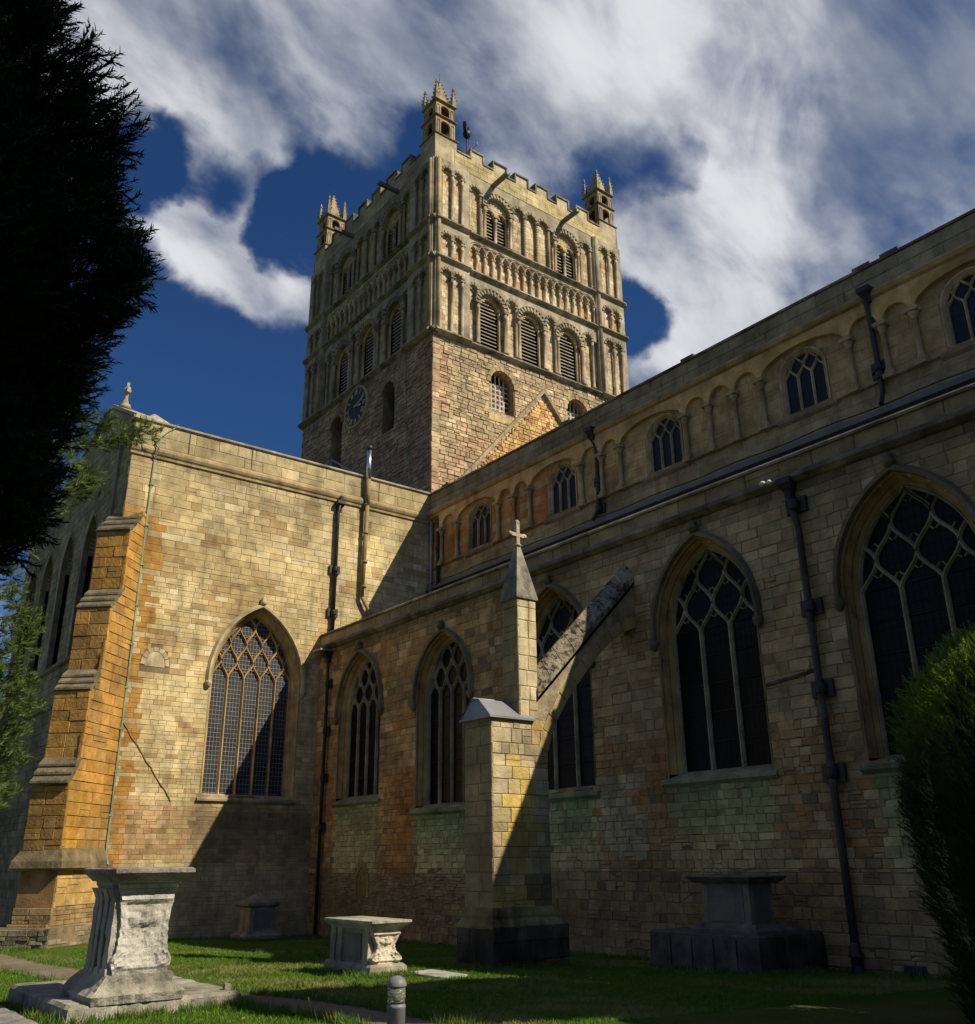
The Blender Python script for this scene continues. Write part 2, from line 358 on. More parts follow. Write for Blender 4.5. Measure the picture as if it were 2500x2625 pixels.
# --- coursed stones
UNIT = []
def unit_stone(k, rough):
    r = random.Random(k); mb = MB(); F = Frame((0, 0, 0), (1, 0, 0), (0, -1, 0))
    b = .025 if not rough else .04
    J = lambda a: (r.random()-.5)*a
    q = .02 if not rough else .08
    outer = [(-.5+J(q), -.5+J(q)), (.5+J(q), -.5+J(q)), (.5+J(q), .5+J(q)), (-.5+J(q), .5+J(q))]
    inner = [(x*(1-2*b), y*(1-3.4*b)) for x, y in outer]
    vs = [(x, y, -1) for x, y in outer]+[(x, y, -.25) for x, y in outer]+[(x, y, J(.16 if rough else .04)) for x, y in inner]
    fs = []
    for a in (0, 4):
        for i in range(4): j = (i+1) % 4; fs.append((a+i, a+j, a+4+j, a+4+i))
    fs.append((8, 9, 10, 11))
    me = bpy.data.meshes.new('stone_block'); me.from_pydata(vs, [], fs)
    at = me.attributes.new('tint', 'FLOAT_COLOR', 'FACE'); at.data.foreach_set('color', np.ones(len(fs)*4, dtype=np.float32)); return me
UNITS = {}
def units(mkey, rough):
    k = (mkey, rough)
    if k not in UNITS:
        UNITS[k] = [unit_stone(i+(50 if rough else 0), rough) for i in range(6)]
        for me in UNITS[k]: me.materials.append(M[mkey])
    return UNITS[k]
def stones(recs, parent, mkey='stone', rough=False, name='stone', cap=300, depth=.05, stuffname='stonework', kind_stuff=True):
    def size(r):
        fr, u0, u1, v0, v1, n, t_ = r; p = fr.P((u0+u1)/2, (v0+v1)/2, n)
        d = p-EYE; vis = d.dot(fw) > 0 and abs(d.dot(rt2)) < .56*d.dot(fw) and abs(d.dot(up2)) < .58*d.dot(fw)
        return (u1-u0)*(v1-v0)*abs(d.normalized().dot(fr.N))/d.length_squared*(1 if vis else .001)
    recs = sorted(recs, key=size, reverse=True)
    US = units(mkey, rough)
    for r in recs[:cap]:
        fr, u0, u1, v0, v1, n, t_ = r
        o = bpy.data.objects.new(name, rnd.choice(US)); C.objects.link(o)
        o.color = (*t_, 1); p = fr.P((u0+u1)/2, (v0+v1)/2, n)
        w, h = u1-u0, v1-v0
        mm_ = Matrix(((fr.U.x*w, 0, fr.N.x*depth, p.x), (fr.U.y*w, 0, fr.N.y*depth, p.y), (fr.U.z*w, h, fr.N.z*depth, p.z), (0, 0, 0, 1)))
        if parent is not None: o.parent = parent; o.matrix_parent_inverse = inv_of(parent)
        o.matrix_basis = mm_
    rest = recs[cap:]
    if rest:
        mb = MB(); r_ = rnd
        for fr, u0, u1, v0, v1, n, t_ in rest:
            q = .004 if not rough else min(.018, .10*(v1-v0)); bv = .005 if not rough else .009
            c = [(u0, v0), (u1, v0), (u1, v1), (u0, v1)]
            c = [(a+(r_.random()-.5)*q, b_+(r_.random()-.5)*q) for a, b_ in c]
            cu, cv = (u0+u1)/2, (v0+v1)/2
            inn = [(a+(bv if a < cu else -bv), b_+(bv if b_ < cv else -bv)) for a, b_ in c]
            jz = (lambda: (r_.random()-.5)*.02) if rough else (lambda: (r_.random()-.5)*.003)
            vs = [fr.P(a, b_, n-depth) for a, b_ in c]+[fr.P(a, b_, n-.012) for a, b_ in c]+[fr.P(a, b_, n+jz()) for a, b_ in inn]
            fs = []
            for k in (0, 4):
                for i in range(4): j = (i+1) % 4; fs.append((k+i, k+j, k+4+j, k+4+i))
            fs.append((8, 9, 10, 11)); mb.add(vs, fs, t_)
        mb.build(stuffname, M[mkey], parent, kind='stuff' if kind_stuff else None)
def course(fr, u0, u1, v0, v1, hh, ww, tintf, gaps=(), n=.02, jit=.008, joint=.007, seed=1, ends=None, split=.10):
    r = random.Random(seed); recs = []; v = v0
    while v < v1-.05:
        h = r.uniform(*hh) if not callable(hh) else hh(v, r)
        if v+h > v1-.06: h = v1-v
        segs = [(u0, u1)] if ends is None else [ends(v, v+h)]
        for g_ in gaps:
            q = g_(v, v+h)
            if q is None: continue
            ns = []
            for a, b_ in segs:
                if q[1] <= a or q[0] >= b_: ns.append((a, b_)); continue
                if q[0] > a+.04: ns.append((a, q[0]))
                if q[1] < b_-.04: ns.append((q[1], b_))
            segs = ns
        for a, b_ in segs:
            u = a
            while u < b_-.02:
                w = r.uniform(*ww) if not callable(ww) else ww(u, v, r)
                if u+w > b_-.12: w = b_-u
                if w <= .35*h and w < .05: break
                t_ = tintf(u+w/2, v+h/2, r)
                if split and h > .13 and r.random() < split:
                    m_ = v+h*r.uniform(.4, .6); recs.append((fr, u+joint/2, u+w-joint/2, v+joint/2, m_-joint/2, n+(r.random()-.5)*2*jit, t_)); recs.append((fr, u+joint/2, u+w-joint/2, m_+joint/2, v+h-joint/2, n+(r.random()-.5)*2*jit, sc(t_, r.uniform(.85, 1.1))))
                else: recs.append((fr, u+joint/2, u+w-joint/2, v+joint/2, v+h-joint/2, n+(r.random()-.5)*2*jit, t_))
                u += w
        v += h
    return recs
def moulding(fr, u0, u1, prof, name, parent, material, tint=(1, 1, 1), brk=0, lab=None):
    # prof: list of (n, v) top to bottom, straight along u
    mb = MB(); mb.loft([[fr.P(u0, v, n) for n, v in prof], [fr.P(u1, v, n) for n, v in prof]], tint, closed=True, cap=True)
    return mb.build(name, material, parent, label=lab)
def roll(n0, v0, v1, out, k=6):
    p = [(n0, v1)]
    for i in range(k+1):
        a = math.pi/2-math.pi*i/k; p.append((n0+out*math.cos(a)*1.0+.02, (v0+v1)/2+(v1-v0)/2*math.sin(a)))
    return p+[(n0, v0)]

# ------------------------------------------------------------ frames
XT, YA, YC, XW, YN = 30.75, -16.07, -20.86, 31.2, -21.2
FT = Frame((XT, -8.42, 0), (0, -1, 0), (-1, 0, 0))        # transept west wall, u = 0 at its north end
FTN = Frame((45.05, -8.42, 0), (-1, 0, 0), (0, 1, 0))     # transept north wall
FA = Frame((XT, YA, 0), (-1, 0, 0), (0, 1, 0))            # aisle wall
FC = Frame((XT, YC, 0), (-1, 0, 0), (0, 1, 0))            # clerestory wall
FW = Frame((XW, YN, 0), (0, -1, 0), (-1, 0, 0))           # tower west
FN = Frame((XW, YN, 0), (1, 0, 0), (0, 1, 0))             # tower north, u = 0 at the NW corner (mirrored)
FN2 = Frame((XW+12.9, YN, 0), (-1, 0, 0), (0, 1, 0))
def zg(x, y): return .08+.0215*(29.8-max(-20, min(60, x)))+.03*(max(-16, min(y, -8))+16)+.05*(vn(x*.35, y*.35, 3)-.5)

# ------------------------------------------------------------ ground
def sheet(name, xs, ys, f, material, kind):
    mb = MB(); nx, ny = len(xs), len(ys)
    mb.add([(x, y, f(x, y)) for y in ys for x in xs], [(j*nx+i, j*nx+i+1, (j+1)*nx+i+1, (j+1)*nx+i) for j in range(ny-1) for i in range(nx-1)], smooth=True)
    return mb.build(name, material, None, kind=kind)
far = [60, 90, 140, 250, 500, 900]
sheet('ground', [-x for x in far[::-1]]+[-40, -30]+[-20+.8*i for i in range(76)]+[42+x for x in far], [-x for x in far[::-1]]+[-50, -40, -30]+[-24+.6*i for i in range(50)]+[12, 20, 40]+far, zg, M['lawn'], 'structure')
PT = [(45, -4.6), (36, -5.1), (26.71, -5.84), (20.39, -5.86), (15.51, -6.09), (13.53, -6.31), (11.67, -6.51), (10.34, -6.54), (9.27, -6.48), (7.5, -6.1), (5.5, -5.4), (3, -4.2), (0, -2.6), (-5, 0)]
PB = [(45, -3.2), (36, -3.7), (26, -4.5), (21.29, -4.7), (15.6, -5.1), (13.12, -5.31), (12.13, -5.52), (10.35, -5.72), (9.46, -5.62), (7.6, -5.0), (5.6, -4.1), (3, -2.9), (0, -1.2), (-5, 1.4)]
mb = MB()
def seg(a, b, k=6): return [(a[0]+(b[0]-a[0])*i/k, a[1]+(b[1]-a[1])*i/k) for i in range(k)]
TT = [p for i in range(len(PT)-1) for p in seg(PT[i], PT[i+1])]+[PT[-1]]; BB = [p for i in range(len(PB)-1) for p in seg(PB[i], PB[i+1])]+[PB[-1]]
rings = []
for a, b_ in zip(TT, BB):
    rings.append([Vector((a[0]+(b_[0]-a[0])*q/4, a[1]+(b_[1]-a[1])*q/4, zg(a[0]+(b_[0]-a[0])*q/4, a[1]+(b_[1]-a[1])*q/4)+.02)) for q in range(5)])
mb.loft(rings, closed=False, smooth=True); mb.build('path', M['path'], None, kind='structure')
def on_path(x, y, mrg=0):
    def yy(L):
        for i in range(len(L)-1):
            if L[i][0] >= x >= L[i+1][0]: t_ = (L[i][0]-x)/(L[i][0]-L[i+1][0]); return L[i][1]+(L[i+1][1]-L[i][1])*t_
        return 99
    return yy(PT)-mrg < y < yy(PB)+mrg

# ------------------------------------------------------------ windows
CREAM = (.55, .455, .26); OCHRE = (.46, .28, .09); BUFF = (.40, .30, .17); GREY = (.27, .24, .19); PALE = (.58, .50, .36); BROWN = (.25, .16, .08); PINK = (.40, .25, .17); GREEN = (.20, .22, .12)
def jamb(mb, fr, A, prof, tint):
    for (o0, n0), (o1, n1) in zip(prof[:-1], prof[1:]):
        a = A.line(o0, 12, ob=0); b_ = A.line(o1, 12, ob=0)
        mb.loft([[fr.P(u, v, n0) for u, v in a], [fr.P(u, v, n1) for u, v in b_]], tint, closed=False)
def net(A, N, z0, h, w, cut):
    # reticulated tracery: S curves between nodes, clipped to the arch; returns polylines
    out = []; L = A.uc-A.a; lv = 0; m = 8
    nodes = [L+w*i for i in range(0, N+1)]
    while True:
        nxt = set(); anyp = False
        for x in nodes:
            for sgn in (-1, 1):
                x1 = x+sgn*w/2
                if x1 < L-.01 or x1 > L+N*w+.01: continue
                pts = []
                for i in range(m+1):
                    t_ = i/m; u = x+(x1-x)*(.5-.5*math.cos(math.pi*t_)); v = z0+lv*h+h*t_
                    if A.inside(u, v, cut): pts.append((u, v))
                    elif pts: break
                if len(pts) > 1: out.append((pts, sgn)); anyp = True
                nxt.add(round(x1, 4))
        if not anyp or lv > 9: break
        lv += 1; nodes = sorted(nxt)
    return out
def window(thing_, fr, A, N, z0, h, gn=-.42, mw=.09, glass='glass', lat=None, latm='came', prof=None, tint=CREAM, hood=True, hoodt=None, sill=True, sillt=GREY, cusp=True, bars=0, dt=.12, label=None, trt=None, mold='carved'):
    if prof is None: prof = [(.24, .0), (.19, -.03), (.19, -.12), (.10, -.17), (.10, -.22), (.04, -.26), (0, -.30), (0, gn)]
    mb = MB(); jamb(mb, fr, A, prof, tint)
    # sill slope inside the opening
    w0 = prof[0][0]
    mb.quad(fr.P(A.uc-A.a-w0, A.v0-.10, .01), fr.P(A.uc+A.a+w0, A.v0-.10, .01), fr.P(A.uc+A.a, A.v0+.06, gn), fr.P(A.uc-A.a, A.v0+.06, gn), sc(sillt, 1.1))
    win = mb.build('window', M[mold], thing_, label=label)
    w = 2*A.a/N; trt = trt or tint
    for i in range(N):
        a, b_ = A.uc-A.a+w*i, A.uc-A.a+w*(i+1)
        us = [a+(b_-a)*k/6 for k in range(7)]
        pl_ = [(a, A.v0), (b_, A.v0)]+[(u, max(A.top(u)+.0, A.v0+.1)) for u in us[::-1]]
        p = MB(); p.panel(fr, [pl_], gn+.02); p.build('glass_pane', M[glass], win)
    for i in range(1, N):
        u = A.uc-A.a+w*i; p = MB(); p.strip(fr, [(u, A.v0-.02), (u, z0+.02)], mw, gn+dt, gn, trt); p.build('mullion', M[mold], win)
    p = MB(); cut = .03
    for pts, sg in net(A, N, z0, h, w, cut):
        p.strip(fr, pts, mw*.8, gn+dt*.92, gn, trt)
        if cusp and len(pts) > 6:
            for q, s2 in ((3, 1), (5, -1)):
                u, v = pts[q]; du, dv = pts[q+1][0]-pts[q-1][0], pts[q+1][1]-pts[q-1][1]; l = math.hypot(du, dv) or 1; nx, ny = -dv/l*s2*sg, du/l*s2*sg
                e = (u+nx*w*.17, v+ny*w*.17+.01)
                if A.inside(*e, -.02): p.strip(fr, [(u, v), ((u+e[0])/2, (v+e[1])/2-.01*s2), e], mw*.34, gn+dt*.6, gn, trt)
    inn = A.line(-mw*.25, 12, legs=True); p.strip(fr, inn, mw*.7, gn+dt, gn, trt)
    p.build('tracery', M[mold], win)
    if lat:
        gu, gv, bw = lat; p = MB(); k = 0; nn = gn+.032
        u = A.uc-A.a+gu*.5
        while u < A.uc+A.a:
            p.quad(fr.P(u-bw/2, A.v0, nn), fr.P(u+bw/2, A.v0, nn), fr.P(u+bw/2, A.top(u), nn), fr.P(u-bw/2, A.top(u), nn)); u += gu
        v = A.v0+gv*.6
        while v < A.top(A.uc):
            q = A.hw(v)
            if q: p.quad(fr.P(A.uc-q, v-bw/2, nn+.004), fr.P(A.uc+q, v-bw/2, nn+.004), fr.P(A.uc+q, v+bw/2, nn+.004), fr.P(A.uc-q, v+bw/2, nn+.004))
            v += gv
        p.build('lead_lattice', M[latm], win, kind='stuff')
    if bars:
        p = MB(); v = A.v0+bars
        while v < A.vs+.3:
            q = A.hw(v) or 0; p.tube([fr.P(A.uc-q, v, gn+.05), fr.P(A.uc+q, v, gn+.05)], .009, 4); v += bars
        p.build('saddle_bar', M['came_dark'], win)
    if hood:
        ht = hoodt or sc(tint, .8); p = MB(); o1 = prof[0][0]
        for oa, na, ob_, nb_ in ((o1, .02, o1+.02, .12), (o1+.02, .12, o1+.10, .13), (o1+.10, .13, o1+.16, .02)):
            a = A.line(oa, 14, legs=False); b_ = A.line(ob_, 14, legs=False)
            a = [(a[0][0], a[0][1]-.18)]+a+[(a[-1][0], a[-1][1]-.18)]; b_ = [(b_[0][0], b_[0][1]-.18)]+b_+[(b_[-1][0], b_[-1][1]-.18)]
            p.loft([[fr.P(u, v, na) for u, v in a], [fr.P(u, v, nb_) for u, v in b_]], ht, closed=False)
        p.build('hood_mould', M['carved'], win)
        if A.a > 1: p = MB(); p.lathe(fr.P(A.uc, A.top(A.uc, o1+.12), .10), [(-.06, .05), (0, .11), (.08, .13), (.13, .07), (.20, .10), (.25, .03)], 7, ht); p.build('finial', M['black_stone' if ht[0] < .3 else 'carved'], win)
        for s_ in (-1, 1):   # label stops
            p = MB(); c = fr.P(A.uc+s_*(A.a+o1+.07), A.vs-.27, .07)
            p.lathe(c, [(-.14, .03), (-.09, .08), (0, .11), (.08, .12), (.11, .07)], 7, ht); p.build('label_stop', M['carved'], win)
    if sill:
        moulding(fr, A.uc-A.a-.28, A.uc+A.a+.28, [(0, A.v0-.09), (.10, A.v0-.15), (.10, A.v0-.21), (.0, A.v0-.30)], 'sill', win, M['carved'], sillt)
    return win

# ================================================================ NORTH TRANSEPT
tr = thing('transept', 'sunlit cream stone transept with one wide traceried window and orange corner buttress', 'church transept', (XT, -14, 0))
AW = Arch(5.22, 2.98, 4.52, 8.35, 2.40)
def tw_tint(u, v, r):
    n_ = vn(u*.55, v*.8, 1); b = mixc(CREAM, PALE, .25+.5*vn(u*.9+5, v*1.1, 2))
    b = mixc(b, BUFF, .8*sst(.5, .85, vn(u*.5, v*.45, 4)))
    b = mixc(b, (.34, .29, .20), .55*sst(.60, .90, vn(u*2.3, v*.22, 14))); b = mixc(b, (.66, .57, .34), .5*sst(.62, .88, vn(u*2.9+7, v*.2, 15)))
    k = r.random()
    if k < .10: b = mixc(b, (.62, .56, .44), .8)
    elif k < .22: b = mixc(b, (.36, .24, .12), .6)
    elif k < .27 and v < 7: b = mixc(b, PINK, .7)
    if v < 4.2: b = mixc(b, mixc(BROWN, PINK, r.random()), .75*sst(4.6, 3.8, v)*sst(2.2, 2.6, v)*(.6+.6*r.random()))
    if v < 2.4: b = mixc(b, (.42, .36, .24), .6)
    if 11.5 < v < 12.6: b = mixc(b, (.36, .27, .15), .4*vn(u*.7, 3, 9)+.1)
    if v > 14.6: b = mixc(b, (.33, .29, .21), .5*vn(u*1.6, v*.3, 6)+.15)
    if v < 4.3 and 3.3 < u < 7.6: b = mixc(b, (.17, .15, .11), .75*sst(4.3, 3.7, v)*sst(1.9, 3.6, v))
    d = abs(u-7.75)+abs(v-9.8)*.35
    if d < .75: b = mixc(b, (.55, .25, .09), .7*(1-d/.75))
    if .78 < u < 1.30 and v < 13.6 and r.random() < .7: b = mixc(OCHRE, (.42, .22, .06), r.random())
    if u < .8 and 13 < v < 13.8: b = mixc(OCHRE, b, .2)
    return sc(b, r.uniform(.90, 1.09))
def tw_h(v, r): return r.uniform(.10, .17) if v < 6.3 else (r.uniform(.15, .21) if v < 12 else r.uniform(.22, .31))
def tw_w(u, v, r): return r.uniform(.2, .5) if v < 6.3 else (r.uniform(.24, .58) if v < 11.5 else r.uniform(.3, .78))
plaque = Arch(1.62, .66, 8.46, 8.5, .46, 'e')
gaps = [lambda a, b_: AW.gap(a, b_, .20), lambda a, b_: plaque.gap(a, b_, .16)]
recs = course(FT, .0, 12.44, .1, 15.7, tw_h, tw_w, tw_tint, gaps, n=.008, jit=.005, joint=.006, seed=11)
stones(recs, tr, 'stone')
mb = MB()
mb.panel(FT, [[(0, -.3), (12.45, -.3), (12.45, 15.75), (0, 15.75)], AW.line(.16, 12, ob=.12)[::-1]], -.001, None)
mb.box(FT, 0.02, 12.44, 15.7, 17.05, -.35, 0)
mb.build('wall', M['mortar'], tr)
window(tr, FT, AW, 5, 8.42, .62, gn=-.50, mw=.085, glass='glass_sun', lat=(.118, .150, .011), latm='came', prof=[(.20, .012), (.17, -.03), (.17, -.10), (.11, -.14), (.11, -.20), (.06, -.24), (.05, -.32), (0, -.36), (0, -.50)],
       tint=(.50, .38, .20), hoodt=(.52, .44, .30), sillt=(.30, .26, .19), trt=(.52, .35, .15))
# blocked lunette with a ring of stones
p = MB(); p.panel(FT, [plaque.line(0, 8)], .012, -.05, (.56, .50, .34), outer=True); p.build('lunette_panel', M['carved'], tr, label='pale half-round blocked panel high in the lit wall')
for i in range(7):
    a0, a1 = math.pi*(i+.05)/7, math.pi*(i+.95)/7; c = (plaque.uc, plaque.vs)
    q = [(c[0]+math.cos(a)*(plaque.a+o), c[1]+math.sin(a)*(plaque.h+o)) for a, o in ((a0, .01), (a0, .15), (a1, .15), (a1, .01))]
    p = MB(); p.panel(FT, [q], .024, -.05, sc(PALE, rnd.uniform(.85, 1.05)), outer=True); p.build('arch_stone', M['stone'], tr)
# eaves moulding, parapet, coping
def tp_tint(u, v, r): return sc(mixc(mixc(CREAM, (.33, .30, .23), .35+.4*vn(u*.8, v, 8)), PALE, .5*(r.random() < .2)), r.uniform(.85, 1.1))
stones(course(FT, 0, 12.44, 16.14, 16.98, (.38, .44), (.7, 1.3), tp_tint, (), n=.02, jit=.004, seed=12), tr, 'stone', cap=40)
# transept string of plain stone strip between roll and wall
moulding(FT, -.06, 12.44, [(-.1, 16.15), (.06, 16.12), (.14, 16.02), (.155, 15.93), (.12, 15.84), (.07, 15.78), (.07, 15.70), (.01, 15.66), (-.1, 15.66)], 'eaves_moulding', tr, M['carved'], (.32, .25, .15))
moulding(FT, -.1, 12.44, [(-.4, 17.12), (.05, 17.12), (.09, 17.08), (.09, 17.03), (.03, 16.98), (-.4, 16.98)], 'coping', tr, M['carved'], (.36, .32, .24))
for u in (4.35, 9.9, 1.95): p = MB(); p.box(FT, u-.015, u+.015, 16.15, 17.0, .02, .035, (.12, .1, .08)); p.build('parapet_joint', M['carved'], tr)
# old roof scar
p = MB(); p.strip(FT, [(.80+(1.8*i/10), 6.64-2.35*i/10+.03*math.sin(i*2.3)) for i in range(11)], .05, .035, .0, (.24, .16, .09)); p.build('roof_scar', M['carved'], tr)
# north wall with tall blind arches
NAr = [Arch(45.05-x, 1.55, 9.4, 13.2, 1.35) for x in (34.6, 37.6, 40.6, 43.3)]
def tn_tint(u, v, r): return sc(mixc((.27, .23, .17), (.36, .30, .21), vn(u, v, 5)), r.uniform(.75, 1.15))
mb = MB()
mb.panel(FTN, [[(0, -.3), (14.3, -.3), (14.3, 17.0), (0, 17.0)]]+[a.line(0, 10)[::-1] for a in NAr], 0, -.55, (1, 1, 1))
mb.box(FTN, 0, 14.2, -.3, 16.9, -.9, -.55)
mb.build('north_wall', M['mortar_dark'], tr)
recs = course(FTN, 0, 14.28, .1, 17.0, (.2, .3), (.3, .7), tn_tint, [lambda a, b_, A=A: A.gap(a, b_, .18) for A in NAr], n=.02, seed=13)
stones(recs, tr, 'stone', cap=0, name='stone')
for A in NAr:
    p = MB(); jamb(p, FTN, A, [(.18, .03), (.10, .0), (.10, -.15), (0, -.2), (0, -.55)], (.42, .37, .28))
    p.build('blind_arch', M['carved'], tr)
    p = MB(); p.panel(FTN, [Arch(A.uc, .8, A.v0, A.vs, .8).line(0, 8)], -.53, None); p.build('glass_pane', M['glass'], tr)
for v in (9.15, 7.7): moulding(FTN, 0, 13.9, [(0, v+.16), (.14, v+.06), (.14, v), (0, v-.08)], 'string_course', tr, M['carved'], (.24, .21, .16))
# north gable with cross
gx = 45.05-34.1
p = MB(); p.panel(FTN, [[(gx-6.4, 16.9), (14.3, 16.9), (14.3, 17.05), (gx, 18.75), (gx-6.4, 17.05)]], 0, -.5, (.30, .26, .19), outer=True); p.panel(FTN, [[(gx-6.4, 16.9), (14.3, 16.9), (14.3, 17.05), (gx, 18.75), (gx-6.4, 17.05)]], -.5); p.build('gable', M['stone'], tr)
p = MB()
for a, b_ in (((14.45, 17.0), (gx, 18.80)), ((gx, 18.80), (gx-6.4, 17.1))):
    p.loft([[FTN.P(a[0], a[1]+q, n) for q, n in ((0, .08), (.14, .04), (.14, -.54), (0, -.58))], [FTN.P(b_[0], b_[1]+q, n) for q, n in ((0, .08), (.14, .04), (.14, -.54), (0, -.58))]], (.42, .37, .28), cap=True)
p.build('gable_coping', M['carved'], tr)
p = MB(); c = Vector((33.15, -8.62, 18.55)); p.lathe(c, [(-.15, .26), (.0, .20), (.08, .12), (.3, .06)], 8, (.45, .38, .24)); p.box(Frame(c, (-1, 0, 0), (0, 1, 0)), -.055, .055, .25, .95, -.05, .05, (.55, .5, .4)); p.box(Frame(c, (0, 1, 0), (-1, 0, 0)), -.06, .06, .52, .72, -.18, .18, (.55, .5, .4)); p.lathe(c+Vector((0, 0, .62)), [(-.14, .05), (-.1, .12), (0, .15), (.1, .12), (.14, .05)], 8, (.5, .45, .35)); p.build('gable_cross', M['carved'], tr)
p = MB(); p.lathe(Vector((32.0, -9.4, 17.0)), [(0, .85), (.14, .85), (.95, .03)], 4, (.40, .38, .30), sq=True); p.build('turret_cap', M['tomb'], tr)
# solid body + roof so that light cannot leak
mb = MB(); mb.box(Frame((0, 0, 0), (1, 0, 0), (0, -1, 0)), XT+.7, 45.0, 0, 16.9, 9.4, 21.4); mb.build('core', M['void'], tr)
mb = MB(); mb.loft([[Vector((XT+.36, y, 16.6)), Vector((37.9, y, 17.0)), Vector((45, y, 16.6))] for y in (-8.9, -21.3)], closed=False); mb.build('roof', M['roof'], tr)
# diagonal buttress at the corner: stages stepping out with weathered slopes
FB = Frame((30.75+.403, -8.4-.403, 0), (-.7071, .7071, 0), (-.7071, -.7071, 0))   # u = projection, n = across (towards SW)
bt = MB(); hwid = .57
prof = [(0, 13.95), (.26, 13.62), (.95, 12.72), (1.0, 10.72), (1.50, 9.98), (1.62, 7.92), (2.02, 7.30), (2.12, 5.28), (2.55, 4.58), (2.50, 2.78)]
core = [(-.1, -.3)]+[(p_[0]-.03, p_[1]) for p_ in [(2.45, -.3), (2.45, 2.8), (2.10, 4.7), (2.08, 5.2), (1.6, 7.4), (1.58, 7.9), (.98, 10.1), (.96, 10.7), (.7, 12.9), (.2, 13.6)]]+[(-.3, 13.7)]
bm_ = MB(); bm_.panel(FB, [core], hwid-.035); bm_.panel(FB, [core], -hwid+.035); bm_.loft([[FB.P(u, v, hwid-.035) for u, v in core], [FB.P(u, v, -hwid+.035) for u, v in core]])
but = bm_.build('buttress', M['mortar_ochre'], tr, label='orange stone diagonal buttress stepping out down the corner')
def bt_tint(u, v, r):
    b = mixc(OCHRE, (.40, .22, .06), r.random()); n_ = vn(u*1.3, v*.7, 21)
    if 2.8 < v < 5 and n_ > .45: b = mixc(b, (.60, .34, .05), .8)
    if v < 2.25: b = mixc(b, (.52, .42, .22), .45)
    if v < 1.35: b = mixc((.25, .20, .13), b, .3*r.random())
    return sc(mixc(b, (.28, .2, .1), .5*sst(.5, .8, vn(u*2+3, v*.9, 22))), r.uniform(.8, 1.15))
def Lmax(v):
    for a, b_, v0, v1 in ((.0, .26, 13.95, 13.62), (.26, .95, 13.62, 12.72), (.95, 1.0, 12.72, 10.72), (1.0, 1.43, 10.72, 9.98), (1.43, 1.62, 9.98, 7.92), (1.62, 1.96, 7.92, 7.30), (1.96, 2.12, 7.30, 5.28), (2.12, 2.48, 5.28, 4.55), (2.48, 2.42, 4.55, 2.62), (2.4, 2.36, 2.62, 1.3), (2.36, 2.5, 1.3, .9), (2.5, 2.7, .9, .5), (2.75, 2.75, .5, -1)):
        if v0 >= v >= v1: return a+(b_-a)*(v0-v)/(v0-v1)
    return 0 if v > 13.9 else 2.5
FBS = Frame(FB.P(0, 0, 0), FB.U, FB.N)
rb = course(FBS, -.02, 3, .1, 13.6, lambda v, r: r.uniform(.26, .40) if v > 1.3 else r.uniform(.09, .15), lambda u, v, r: r.uniform(.4, .8) if v > 1.3 else r.uniform(.2, .45), bt_tint, (), n=hwid, jit=.010, seed=31, ends=lambda a, b_: (-.02, Lmax((a+b_)/2+.02)))
# outer (north-west) face, stage by stage
for v0, v1, L in ((.1, .5, 2.78), (.5, .9, 2.64), (.9, 1.3, 2.46), (1.3, 2.3, 2.38), (2.78, 4.52, 2.46), (5.28, 7.26, 2.05), (7.92, 9.94, 1.53), (10.72, 12.68, .975)):
    FE = Frame(FB.P(L, 0, -hwid), -FB.N*-1, FB.U)
    rb += course(FE, 0, 2*hwid, v0, v1, (.28, .42) if v1 > 1.4 else (.1, .15), (.35, .75), bt_tint, (), n=.0, jit=.012, seed=int(v0*10)+40)
stones(rb, but, 'rubble', cap=300, depth=.10)
def slope(L0, v0, L1, v1, steps, tint):
    for i in range(steps):
        a, b_ = i/steps, (i+1)/steps; ua, ub = L0+(L1-L0)*a, L0+(L1-L0)*b_; va, vb = v0+(v1-v0)*a, v0+(v1-v0)*b_
        q = [(ua-.16, va+.10), (ub+.035, vb+.045), (ub+.045, vb-.02), (ub-.02, vb-.07), (ua-.16, va-.02)]
        p = MB(); p.loft([[FB.P(u, v, s_*(hwid+.008)) for u, v in q] for s_ in (-1, 1)], sc(tint, rnd.uniform(.85, 1.1)), cap=True); p.build('weathering_stone', M['tomb'], but)
slope(.30, 13.55, 1.0, 12.75, 3, (.215, .18, .11)); slope(1.0, 10.72, 1.52, 10.0, 3, (.215, .18, .11)); slope(1.60, 7.98, 2.04, 7.33, 3, (.215, .18, .11)); slope(2.1, 5.34, 2.55, 4.60, 3, (.2, .165, .10))
p = MB()
q = [(0, 2.85), (.02, 2.80), (.18, 2.50), (.20, 2.32), (.08, 2.26), (0, 2.26)]
def ringb(n_, v): L = 2.42+n_; h_ = hwid+n_; return [FB.P(-.2, v, h_), FB.P(L, v, h_), FB.P(L, v, -h_), FB.P(-.2, v, -h_)]
p.loft([ringb(n_, v) for n_, v in q], (.20, .155, .09), closed=False); p.build('plinth_moulding', M['tomb'], but)
# low rubble footing round the corner
def ft_tint(u, v, r): return sc(mixc((.20, .185, .16), (.30, .27, .2), r.random()), r.uniform(.7, 1.2))
FE = Frame(FB.P(2.95, 0, -2.2), FB.N, FB.U)
p = MB(); p.box(FE, 0, 2.2+hwid+.3, -.3, .82, -2.5, -.03); p.build('footing', M['mortar_dark'], tr)
rf = course(FE, 0, 2.2+hwid+.3, .0, .8, (.08, .14), (.16, .4), ft_tint, (), n=0, jit=.02, seed=55)
rf += course(Frame(FB.P(-.6, 0, hwid+.3), FB.U, FB.N), 0, 3.55, .0, .8, (.08, .14), (.16, .4), ft_tint, (), n=0, jit=.02, seed=56)
stones(rf, tr, 'rubble', True, cap=120, depth=.09)

